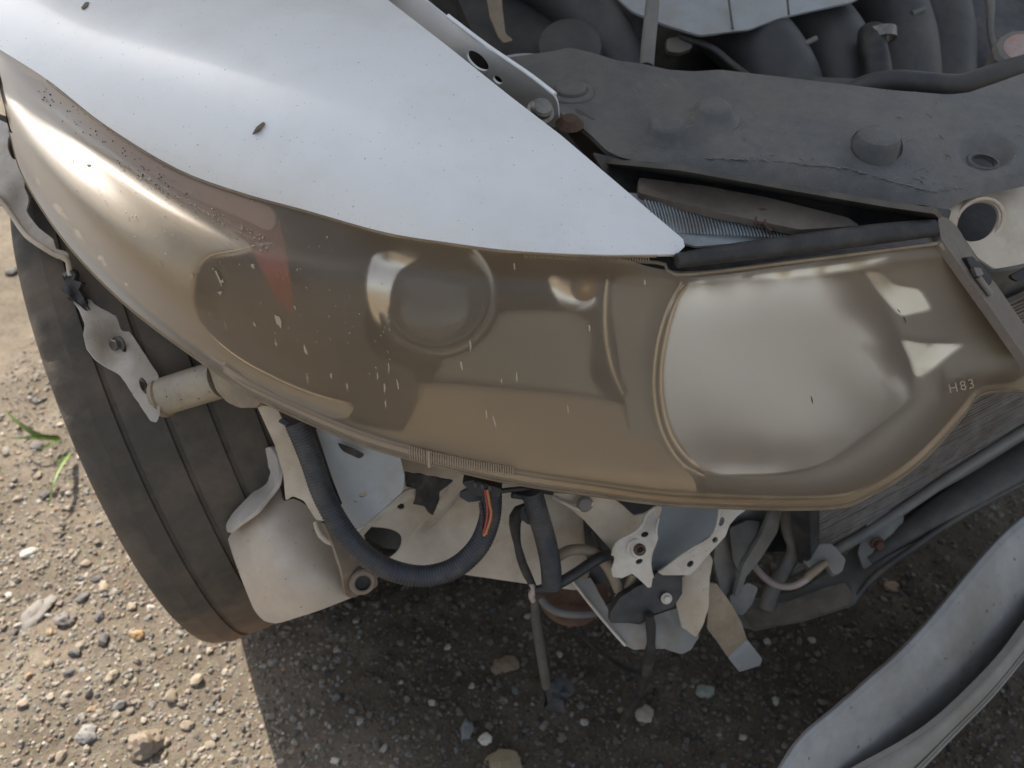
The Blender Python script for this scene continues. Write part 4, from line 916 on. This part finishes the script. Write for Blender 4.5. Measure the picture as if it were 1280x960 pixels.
sheet('mount_plate', [(1085, 650), (1128, 628), (1130, 650), (1110, 692), (1080, 712), (1072, 690)], [(1090, 660, .925), (1125, 640, .93), (1080, 700, .912)], M['teal'], cm, thick=.003, h=8, crumple=.004, cscale=20, holes=[ell(1098, 678, 6, 6)])

# small sensor and hoses under the lamp's right end
sheet('sensor_box', [(1004, 701), (1025, 680), (1040, 680), (1057, 699), (1053, 714), (1042, 718), (1034, 706), (1018, 717)], [(1030, 700, .865), (1050, 705, .86), (1020, 690, .87)], M['shield'], car, thick=.018, h=5, r=2, bevel=.001)
tube('sensor_wire', [(938, 700, .90), (950, 716, .89), (968, 730, .88), (988, 733, .872), (1006, 725, .868), (1022, 710, .865)], 4.6, M['greywire'], car, k=10)
tube('wire_tip', [(1008, 722, .866), (1020, 712, .862), (1034, 702, .858)], [5.5, 6, 4], M['tan'], car, k=8)
tube('drain_hose', [(986, 625, .90), (985, 660, .90), (992, 685, .90), (982, 708, .90), (966, 735, .905), (958, 760, .91)], [9, 9, 8, 8, 10, 10], M['grey'], car, k=12)
sheet('hose_bracket', [(988, 640), (1006, 648), (1014, 672), (1008, 690), (990, 694), (985, 668)], [(995, 650, .91), (1010, 680, .905), (988, 690, .91)], M['teal'], car, thick=.012, h=7)
ap = [('apron_plate', [(898, 634), (965, 632), (972, 640), (958, 672), (940, 700), (928, 735), (914, 768), (904, 752), (892, 700), (896, 668)], [(900, 640, .84), (970, 640, .87), (915, 760, .86)], 'grey', .005),
      ('apron_plate', [(966, 634), (978, 634), (972, 665), (950, 700), (932, 722), (926, 745), (918, 745), (930, 705), (950, 672)], [(970, 640, .845), (925, 740, .85), (940, 690, .84)], 'grey', .004),
      ('apron_plate', [(912, 660), (936, 650), (950, 652), (944, 690), (926, 720), (916, 700)], [(915, 665, .836), (945, 660, .845), (925, 715, .842)], 'darkgrey', .004),
      ('apron_foot', [(912, 745), (935, 728), (948, 735), (940, 755), (928, 770), (916, 766)], [(915, 750, .85), (945, 735, .86), (925, 768, .85)], 'grey', .008)]
for nm, o_, c_, m_, t_ in ap: sheet(nm, o_, c_, M[m_], car, thick=t_, h=8, crumple=.006, cscale=22, r=3)

# ---- panels below the lamp, left to right
sheet('dark_backing', [(330, 495), (450, 545), (640, 595), (1000, 625), (1000, 690), (900, 690), (720, 712), (480, 685), (420, 650), (360, 600)], [(340, 500, .79), (640, 600, .87), (980, 640, .96), (640, 700, .88), (400, 630, .84)], M['black'], car, thick=.003, h=22)  # added black sheet, keeps the holes and gaps between the panels dark
sheet('apron_panel', [(320, 505), (346, 510), (353, 524), (367, 532), (384, 585), (400, 630), (412, 652), (395, 650), (380, 626), (366, 620), (357, 626), (354, 592), (343, 555)], [(330, 510, .70), (370, 540, .705), (350, 600, .725), (405, 645, .725)], M['tanwhite'], car, thick=.002, h=7, r=3, crumple=.004, cscale=20)
tank = sheet('washer_tank', [(346, 592), (330, 606), (300, 632), (286, 648), (282, 664), (290, 692), (304, 730), (318, 764), (330, 777), (346, 780), (400, 763), (440, 747), (471, 733), (468, 712), (447, 694), (426, 674), (402, 652), (382, 630), (366, 622), (354, 628), (349, 612)],
     [(346, 595, .80), (300, 640, .80), (283, 665, .805), (320, 765, .80), (345, 778, .80), (465, 730, .82), (420, 680, .80), (380, 640, .785), (360, 690, .755), (330, 650, .765), (400, 720, .768), (350, 750, .768)], M['tank'], car, thick=.05, h=10, r=12, bevel=.006, crumple=.003, cscale=40)
tag(tank, 'stained milky white washer fluid tank')
sheet('tank_shoulder', [(330, 561), (338, 558), (346, 572), (349, 592), (346, 606), (322, 637), (300, 654), (284, 667), (282, 656), (291, 641), (314, 617), (334, 601), (339, 590), (331, 576)], [(335, 562, .775), (346, 600, .765), (300, 652, .760), (283, 660, .785), (315, 618, .785), (335, 600, .79)], M['tankwhite'], tank, thick=.004, h=5, r=4, bevel=.001, crumple=.002, cscale=20)
sheet('tank_side', [(404, 652), (424, 671), (447, 692), (470, 711), (473, 733), (440, 748), (432, 745), (427, 712), (418, 684)], [(410, 655, .758), (470, 715, .805), (440, 747, .790), (428, 712, .757), (420, 685, .757)], M['tankbrown'], tank, thick=.004, h=6, r=5, bevel=.001)
lathe('tank_spout', [(.008, .004), (.0115, .004), (.0135, .002), (.0135, -.012)], W(453, 727, .776), (.3, -.75, .45), M['tankbrown'], tank, k=24)
lathe('spout_bore', [(.0, .0), (.0085, .001), (.0088, .0045)], W(453, 727, .776), (.3, -.75, .45), M['tape'], tank, k=20)
tube('tank_clip', [(394, 652, .757), (400, 668, .757), (412, 678, .76), (425, 680, .765)], [3, 4, 4, 3], M['tanwhite'], tank, k=8)
rail = sheet('rail_panel', [(415, 640), (440, 620), (470, 590), (490, 572), (560, 582), (640, 598), (745, 616), (742, 690), (736, 720), (722, 738), (688, 734), (640, 727), (585, 719), (520, 706), (480, 706), (440, 694)],
      [(430, 640, .80), (500, 590, .79), (600, 600, .80), (740, 630, .815), (730, 720, .82), (600, 715, .805), (460, 695, .80), (540, 650, .815), (660, 660, .80)], M['tanwhite'], car, thick=.003, h=10, r=4,
      holes=[[(455, 661), (470, 659), (490, 662), (501, 670), (500, 684), (488, 696), (474, 697), (460, 686)], ell(501, 633, 5, 4)], crumple=.004, cscale=60)
tag(rail, 'dusty cream front rail panel with a dark hole')
for p in ([(506, 682, .799), (532, 648, .799), (560, 612, .797)], [(588, 716, .800), (604, 695, .797), (622, 676, .794)], [(530, 668, .808), (560, 640, .808), (588, 606, .798)]): tube('fold_line', p, 1.3, M['tanwhite'], rail, k=6)
bwp = sheet('corner_panel', [(394, 534), (430, 543), (462, 555), (500, 570), (506, 596), (504, 614), (450, 662), (446, 666), (432, 640), (416, 600)], [(400, 540, .698), (500, 575, .703), (450, 660, .735), (440, 600, .718)], M['bluewhite'], car, thick=.002, h=8, r=5, holes=[ell(454, 618, 5.5, 3.2, -30), ell(444, 626, 2.5, 2)])
tag(bwp, 'blue grey painted corner panel with small holes')
sheet('corner_flange', [(446, 666), (505, 615), (512, 612), (524, 611), (520, 620), (500, 630), (470, 652), (452, 672)], [(450, 668, .74), (520, 615, .74), (480, 650, .745)], M['white'], bwp, thick=.002, h=6, r=2)
sheet('tape_scrap', [(503, 590), (540, 596), (567, 602), (550, 614), (548, 630), (540, 645), (530, 634), (516, 630), (522, 612), (507, 608)], [(510, 595, .72), (560, 605, .73), (540, 640, .755)], M['tape'], car, thick=.0015, h=4, r=1, crumple=.008, cscale=12, rag=1.5)
sheet('seam_strip', [(421, 553), (440, 560), (456, 568), (450, 574), (428, 564)], [(440, 565, .695)], M['tape'], car, thick=.002, h=6)
sheet('tape_scrap', [(347, 527), (352, 522), (364, 530), (366, 536), (356, 532)], [(355, 529, .694)], M['black'], car, thick=.003, h=4)

# wiring loom
loom = empty('wiring_loom', W(600, 680, .73), car); tag(loom, 'thick corrugated black wiring sleeves hanging under the lamp')
tube('sleeve', [(370, 528, .685), (388, 572, .692), (404, 618, .70), (427, 660, .705), (455, 693, .71), (490, 713, .715), (530, 720, .72), (568, 710, .72), (597, 684, .718), (611, 652, .715), (614, 622, .71), (612, 600, .705)], 14, M['conduit'], loom, k=16, rib=(.0030, .06))
tube('wire', [(609, 612, .690), (612, 630, .692), (614, 645, .694), (607, 668, .696)], 2.0, M['orange'], loom, k=6)
tube('wire', [(606, 612, .691), (609, 632, .692), (609, 648, .694), (604, 668, .697)], 1.6, M['redwire'], loom, k=6)
tube('wire', [(614, 640, .694), (611, 655, .695), (605, 670, .697)], 1.4, M['greywire'], loom, k=6)
tube('sleeve_edge', [(601, 628, .697), (603, 645, .697), (602, 660, .698), (604, 672, .700)], 3.2, M['black'], loom, k=8, rib=(.003, .25))
sheet('connector', [(577, 603), (590, 600), (612, 606), (628, 612), (624, 622), (604, 622), (590, 618)], [(585, 605, .69), (625, 615, .692), (600, 620, .694)], M['black'], loom, thick=.018, h=6, r=2, bevel=.001)
sheet('connector', [(574, 616), (586, 611), (598, 616), (602, 626), (586, 628), (575, 622)], [(585, 620, .71)], M['black'], loom, thick=.014, h=5, r=2, bevel=.001)
for i in range(3): sheet('connector_rib', [(592 + i * 9, 603 + i * 2), (596 + i * 9, 604 + i * 2), (596 + i * 9, 610 + i * 2), (592 + i * 9, 609 + i * 2)], [(600, 606, .687)], M['darkgrey'], loom, thick=.003, h=4)
tube('sleeve', [(664, 612, .71), (672, 640, .722), (682, 675, .735), (688, 705, .745), (690, 733, .755)], 13.5, M['conduit'], loom, k=16, rib=(.0030, .06))
tube('cable', [(640, 618, .715), (655, 620, .718), (668, 622, .72)], 5, M['black'], loom, k=10)
tube('cable', [(662, 640, .735), (652, 636, .738), (644, 650, .742), (646, 676, .75), (653, 704, .758), (664, 728, .765), (669, 738, .768)], [6, 8, 7, 5, 5, 6, 4], M['tape'], loom, k=10, ripple=.25)
sheet('clip', [(652, 634), (664, 630), (672, 642), (672, 655), (660, 656), (650, 648)], [(660, 645, .732)], M['black'], loom, thick=.012, h=5, r=2)
tube('cable', [(668, 738, .765), (690, 733, .755), (715, 720, .76), (742, 702, .765), (760, 694, .77), (778, 698, .775)], [5, 7, 7, 7, 7, 5], M['black'], loom, k=10)
tube('hose', [(695, 697, .772), (712, 688, .77), (735, 688, .772), (752, 699, .775), (764, 716, .778), (774, 738, .782)], 7, M['tan'], loom, k=12)
tube('hose', [(772, 748, .785), (784, 733, .783), (792, 718, .78)], 5.5, M['tan'], loom, k=10)
tube('hanging_wire', [(664, 735, .77), (668, 752, .775), (670, 775, .785), (675, 808, .80), (680, 838, .815), (683, 858, .83)], [4, 5.5, 6.5, 6.5, 6.5, 6], M['darkgrey'], loom, k=10)
tube('wire_knot', [(662, 728, .764), (668, 736, .763), (664, 744, .766), (667, 752, .768)], [2.5, 4.5, 4.5, 3], M['greywire'], loom, k=8)
sheet('plug', [(686, 850), (697, 846), (716, 852), (718, 866), (704, 876), (690, 872), (684, 860)], [(700, 860, .86), (718, 866, .865), (690, 850, .86)], M['conduit'], loom, thick=.02, h=5, r=3, crumple=.006, cscale=8, bevel=.001)
tube('hanging_cable', [(812, 768, .762), (814, 795, .775), (812, 822, .80), (806, 848, .84), (800, 868, .90), (785, 892, .95), (775, 912, .99)], [5, 6, 6, 5, 4, 6, 3], M['tape'], loom, k=10, ripple=.3)

tube('cable', [(716, 766, .86), (730, 795, .89), (752, 816, .93), (784, 836, .99), (812, 842, 1.03)], 3.2, M['black'], loom, k=8)
tube('cable', [(625, 614, .70), (640, 612, .705), (660, 611, .71), (690, 616, .735)], 3.2, M['black'], loom, k=8)
tube('cable', [(742, 664, .79), (752, 690, .785), (764, 706, .783), (778, 722, .78)], 3.5, M['black'], loom, k=8)
# horn, black bracket, torn brackets
horn = lathe('horn', [(.0, .012), (.012, .012), (.022, .006), (.036, .004), (.040, .0), (.040, -.006), (.034, -.012), (.0, -.016)], W(716, 736, .85), (.1, -.55, .83), M['rust'], car, k=40)
tube('horn_rim', [(676, 748, .83), (690, 762, .825), (715, 768, .823), (745, 766, .83), (765, 758, .84)], 5, M['grey'], car, k=10)
sheet('cream_gusset', [(690, 616), (765, 622), (778, 632), (792, 645), (806, 642), (822, 632), (828, 634), (822, 652), (800, 665), (778, 673), (768, 692), (730, 650)], [(700, 620, .755), (820, 635, .765), (768, 690, .785), (770, 640, .77)], M['tanwhite'], car, thick=.002, h=8, r=3)
tube('gusset_fold', [(690, 621, .752), (712, 632, .753), (726, 637, .753), (738, 634, .752), (741, 628, .752)], 2.4, M['white'], car, k=8)
lathe('grommet', [(.0, .003), (.006, .003), (.0085, .0)], W(731, 630, .752), (.1, -.8, .5), M['grey'], car, k=16)
sheet('dark_stay', [(728, 640), (742, 650), (774, 690), (776, 730), (740, 730), (732, 690)], [(735, 650, .80), (770, 690, .80), (750, 728, .81)], M['black'], car, thick=.003, h=9)
b1 = sheet('torn_bracket', [(806, 640), (818, 634), (823, 648), (820, 662), (822, 672), (815, 690), (813, 705), (816, 720), (814, 734), (810, 735), (798, 723), (790, 717), (777, 723), (766, 721), (764, 712), (768, 700), (767, 690), (770, 680), (780, 672), (792, 668), (803, 656)], [(812, 640, .745), (820, 665, .738), (768, 715, .752), (812, 732, .748), (790, 690, .740)], M['white'], car, thick=.002, h=4, r=1.5, crumple=.0015, cscale=24, rag=.35,
     holes=[ell(806, 668, 5, 3.5, -20), ell(800, 687, 6.5, 5, -25), ell(799, 702, 5, 3.2, -25)])
tag(b1, 'torn white bracket with three holes and ragged edges')
tube('folded_edge', [(819, 634, .744), (808, 643, .744), (803, 656, .742), (791, 667, .741), (778, 673, .744), (769, 681, .747), (766, 694, .749)], 2.2, M['white'], b1, k=8, ripple=.3)
tube('folded_edge', [(823, 648, .741), (820, 663, .738), (821, 674, .740), (815, 690, .743), (813, 706, .746), (816, 722, .748)], 1.6, M['white'], b1, k=8, ripple=.3)
lathe('pressed_ring', [(.0075, .0002), (.0088, .0012), (.0105, .0002)], W(797, 686, .7405), (.1, -.8, .55), M['white'], b1, k=20)
lathe('eyelet', [(.0035, .002), (.0052, .0025), (.0065, .0)], W(800, 687, .7395), (.1, -.8, .55), M['rust'], b1, k=18)
sheet('grey_panel', [(826, 625), (905, 625), (899, 655), (890, 668), (868, 682), (842, 704), (818, 718), (814, 702), (820, 672)], [(830, 630, .775), (900, 630, .785), (818, 715, .79), (860, 670, .79)], M['bluegrey'], car, thick=.002, h=9)
b2 = sheet('strip_bracket', [(900, 626), (945, 628), (922, 645), (912, 656), (907, 670), (886, 693), (869, 713), (862, 719), (828, 719), (822, 715), (848, 699), (888, 674), (896, 656)], [(905, 630, .752), (940, 630, .757), (905, 665, .755), (865, 715, .765), (825, 717, .768)], M['white'], car, thick=.0025, h=4, r=1.5, crumple=.0015, cscale=30, rag=.3,
     holes=[ell(902, 652, 3.4, 6, 20), ell(894, 675, 4.2, 3.4, -45), ell(863, 705, 5, 3.6, -45)])
tag(b2, 'curved white strip bracket with three slots')
tube('bracket_edge', [(900, 632, .748), (897, 654, .750), (889, 671, .752), (868, 684, .756), (848, 697, .76), (826, 714, .764)], 1.8, M['white'], b2, k=8)
sheet('cream_tongue', [(868, 711), (886, 692), (891, 700), (887, 722), (886, 745), (885, 762), (878, 784), (870, 796), (852, 784), (845, 755), (852, 722)], [(870, 715, .785), (888, 705, .782), (872, 792, .80), (850, 760, .80), (880, 750, .785)], M['tanwhite'], car, thick=.0025, h=4, r=2, crumple=.002, cscale=30, rag=.8)
bk = sheet('black_bracket', [(775, 747), (797, 733), (814, 726), (820, 716), (853, 716), (853, 742), (842, 759), (816, 768), (800, 779), (763, 779), (763, 766)], [(780, 745, .765), (845, 722, .775), (770, 775, .768), (840, 755, .772)], M['black'], car, thick=.012, h=8, r=1.5, bevel=.001)
hexbolt('bolt', W(833, 748, .768), (.1, -.75, .6), .0038, M['white'], bk)
sheet('grey_shield', [(715, 726), (738, 722), (768, 776), (800, 781), (816, 770), (852, 758), (874, 796), (864, 812), (852, 818), (830, 811), (792, 812), (780, 806), (752, 774)], [(720, 727, .80), (760, 770, .80), (785, 805, .80), (868, 800, .825), (850, 765, .82), (820, 790, .79)], M['shield'], car, thick=.0025, h=6, r=2, crumple=.004, cscale=34, rag=.6)
tube('shield_edge', [(716, 727, .797), (740, 758, .797), (765, 788, .797), (782, 807, .797)], 2, M['white'], car, k=8)
st = sheet('hanging_strip', [(884, 728), (896, 730), (912, 752), (926, 776), (934, 800), (910, 822), (898, 804), (884, 786), (886, 750)], [(890, 735, .82), (930, 795, .84), (890, 790, .835), (910, 820, .85)], M['tan'], car, thick=.0025, h=6, r=1.5, crumple=.003, cscale=30)
tag(st, 'bent dirty metal strip hanging under the lamp')
sheet('strip_tip', [(934, 800), (953, 824), (950, 832), (924, 840), (910, 822)], [(934, 800, .84), (950, 828, .86), (912, 822, .85)], M['bluewhite'], st, thick=.002, h=7, r=2)

# ================================================================== ENGINE BAY
bay = empty('engine', (.3, 1.0, .6), car)
slabm = M['duct']
sheet('engine_block', [(480, -200), (1400, -200), (1400, 140), (1000, 130), (700, 110), (600, 90), (520, 30)], [(520, 0, 1.05), (1390, 0, 1.15), (700, 105, .98), (1300, 130, 1.05)], M['black'], bay, thick=.02, h=30, crumple=.05, cscale=70)
def runner(pts, r_): return tube('intake_runner', pts, r_, M['duct'], bay, k=28)
runner([(850, -30, .99), (905, 22, .965), (950, 62, .94), (978, 110, .925), (985, 160, .92)], 46)
runner([(940, -40, 1.03), (992, 8, 1.01), (1030, 48, .99), (1050, 92, .975), (1055, 150, .97)], 45)
runner([(1050, -50, 1.07), (1095, -5, 1.06), (1117, 40, 1.05), (1124, 90, 1.04), (1124, 150, 1.04)], 46)
runner([(1100, -60, 1.10), (1150, -10, 1.10), (1166, 40, 1.10), (1168, 90, 1.10), (1168, 150, 1.10)], 46)
runner([(640, -60, .95), (705, -10, .94), (745, 35, .93), (768, 80, .92), (775, 120, .91)], 38)
tube('hose', [(1098, 110, .90), (1096, 85, .905), (1090, 55, .91), (1090, 40, .915)], 17, M['black'], bay, k=16)
lathe('hose_clamp', [(.0165, -.006), (.019, -.006), (.019, .006), (.0165, .006)], W(1099, 45, .912), W(1096, 60, .91) - W(1098, 90, .91), M['steel'], bay, k=24)
tube('bracket_arm', [(995, 60, .90), (1020, 48, .905)], 3.5, M['grey'], bay, k=8)
tube('bracket_arm', [(1140, 17, 1.0), (1156, 10, 1.0)], 3.5, M['grey'], bay, k=8)
tube('cable', [(1236, -20, 1.0), (1238, 10, 1.0), (1238, 40, 1.0), (1246, 70, 1.0)], [8, 5, 4, 5], M['grey'], bay, k=8)
ec = sheet('engine_cover', [(770, -80), (770, -4), (790, 14), (830, 30), (874, 44), (935, 37), (975, 22), (1020, 12), (1066, 2), (1120, -30), (1120, -80)], [(780, 0, .90), (874, 44, .875), (1060, 0, .93), (900, -60, .93)], M['bluewhite'], bay, thick=.003, h=10, r=6, crumple=.005, cscale=50)
for a in ((911, 0, 916, 36), (984, -4, 986, 18)): tube('panel_seam', [(a[0], a[1], .888), (a[2], a[3], .880)], 1.4, M['darkgrey'], ec, k=6)
sheet('strap', [(604, -30), (626, -30), (628, 10), (632, 42), (642, 50), (630, 54), (623, 46), (612, 20)], [(615, -20, .90), (630, 45, .875), (640, 50, .873)], M['tan'], bay, thick=.003, h=6, r=3)
sheet('filter_box', [(560, -30), (690, -30), (700, 30), (690, 70), (620, 72), (590, 40)], [(570, -20, .98), (690, 0, .96), (640, 70, .90)], M['duct'], bay, thick=.02, h=12, bevel=.004)
lathe('filter_dome', [(.0, .02), (.02, .018), (.035, .008), (.04, -.02)], W(712, 62, .87), (0, -.5, .8), M['duct'], bay, k=28)
tube('pipe', [(620, 78, .80), (650, 72, .79), (690, 74, .785)], 5, M['bluewhite'], bay, k=10)
tube('coolant_hose', [(1060, 118, .83), (1085, 106, .82), (1120, 101, .812), (1160, 104, .806), (1200, 106, .80), (1240, 94, .795), (1310, 72, .79)], 13, M['duct'], bay, k=16)
cap = lathe('filler_cap', [(.020, .006), (.0275, .005), (.030, .0), (.029, -.006), (.028, -.024), (.02, -.024)], W(1279, 66, .80), (-.1, -.35, .9), M['grey'], bay, k=12, sharp=20)
lathe('cap_top', [(.0, .009), (.018, .008), (.0215, .0055)], W(1279, 66, .80), (-.1, -.35, .9), M['pink'], cap, k=24)
tag(cap, 'faded red and grey ribbed filler cap')
tube('small_pipe', [(850, 45, .90), (890, 60, .89), (915, 80, .88), (935, 95, .87)], 4, M['duct'], bay, k=8)
sheet('connector', [(833, 48), (862, 44), (866, 60), (850, 66), (834, 64)], [(850, 55, .90)], M['grey'], bay, thick=.01, h=6)
rod = tube('prop_rod', [(826, -90, .80), (820, -40, .785), (815, 10, .775), (811, 50, .765), (808, 84, .757)], [7.5, 8, 8.5, 9, 9], M['grey'], car, k=14)
tag(rod, 'dusty grey hood prop rod standing behind the radiator cover')

# ================================================================== BUMPER
bump = empty('bumper_cover', Z(1180, 880, 0.0)); tag(bump, 'removed silver bumper cover lying upside down on the shaded dirt', 'bumper')
B1 = [(940, 1010, .285), (974, 959, .288), (994, 929, .29), (1011, 911, .292), (1038, 889, .295), (1085, 848, .30), (1119, 818, .304), (1152, 784, .308), (1186, 744, .313), (1219, 704, .318), (1253, 667, .322), (1290, 634, .327), (1350, 575, .333)]
def shift(row, dx, dy, dz): return [(a + dx, b + dy, c + dz) for a, b, c in row]
rows = [shift(B1, 5, 6, -.05), shift(B1, 0, 0, 0), shift(B1, 6, 5, .003), shift(B1, 14, 12, -.003), shift(B1, 30, 26, -.018), shift(B1, 48, 42, -.042), shift(B1, 68, 60, -.076), shift(B1, 88, 80, -.115)]
loft('bumper_face', rows, M['silver'], bump, n=70, m=6, thick=.0025, mode='z')
B5 = [(1030, 985, .250), (1075, 959, .252), (1129, 929, .255), (1172, 899, .258), (1219, 855, .262), (1253, 818, .266), (1282, 779, .270), (1340, 700, .276)]
B6 = [(1100, 1000, .238), (1146, 959, .242), (1186, 919, .246), (1230, 875, .250), (1256, 845, .253), (1282, 813, .257), (1345, 735, .262)]
loft('flange', [shift(B5, -6, 3, -.06), shift(B5, -1, 1, -.004), B5, [( .5 * (a[0] + b[0]), .5 * (a[1] + b[1]), .5 * (a[2] + b[2]) + .006) for a, b in zip(cr(B5, 20), cr(B6, 20))], B6, shift(B6, 2, -2, -.02), shift(B6, -25, -18, -.243)], M['bumperedge'], bump, n=60, m=5, thick=.0025, mode='z')
tube('rim_bead', [(a + 2, b + 1, zd(a, b, c) - .001) for a, b, c in B1], 3.2, M['silver'], bump, k=10, ripple=.2)

# dry leaf flakes on the fender
def leaf(name, pts, label):
    o = sheet(name, pts, None, M['leaf'], None, field=lambda x, y: FFd(x, y) - .002, thick=.0008, h=4, mode='round', r=1, crumple=.002, cscale=5)
    m = np.mean([v.co for v in o.data.vertices], axis=0)
    for v in o.data.vertices: v.co -= Vector(m)
    o.location = m; return tag(o, label, 'leaf flake')
leaf('leaf_flake', [(315, 168), (320, 159), (329, 152), (331, 155), (324, 164), (317, 167)], 'small dry leaf flake lying in the middle of the white fender')
leaf('leaf_flake', [(101, 10), (106, 3), (111, 2), (109, 7), (104, 11)], 'small dry leaf flake near the top edge of the white fender')
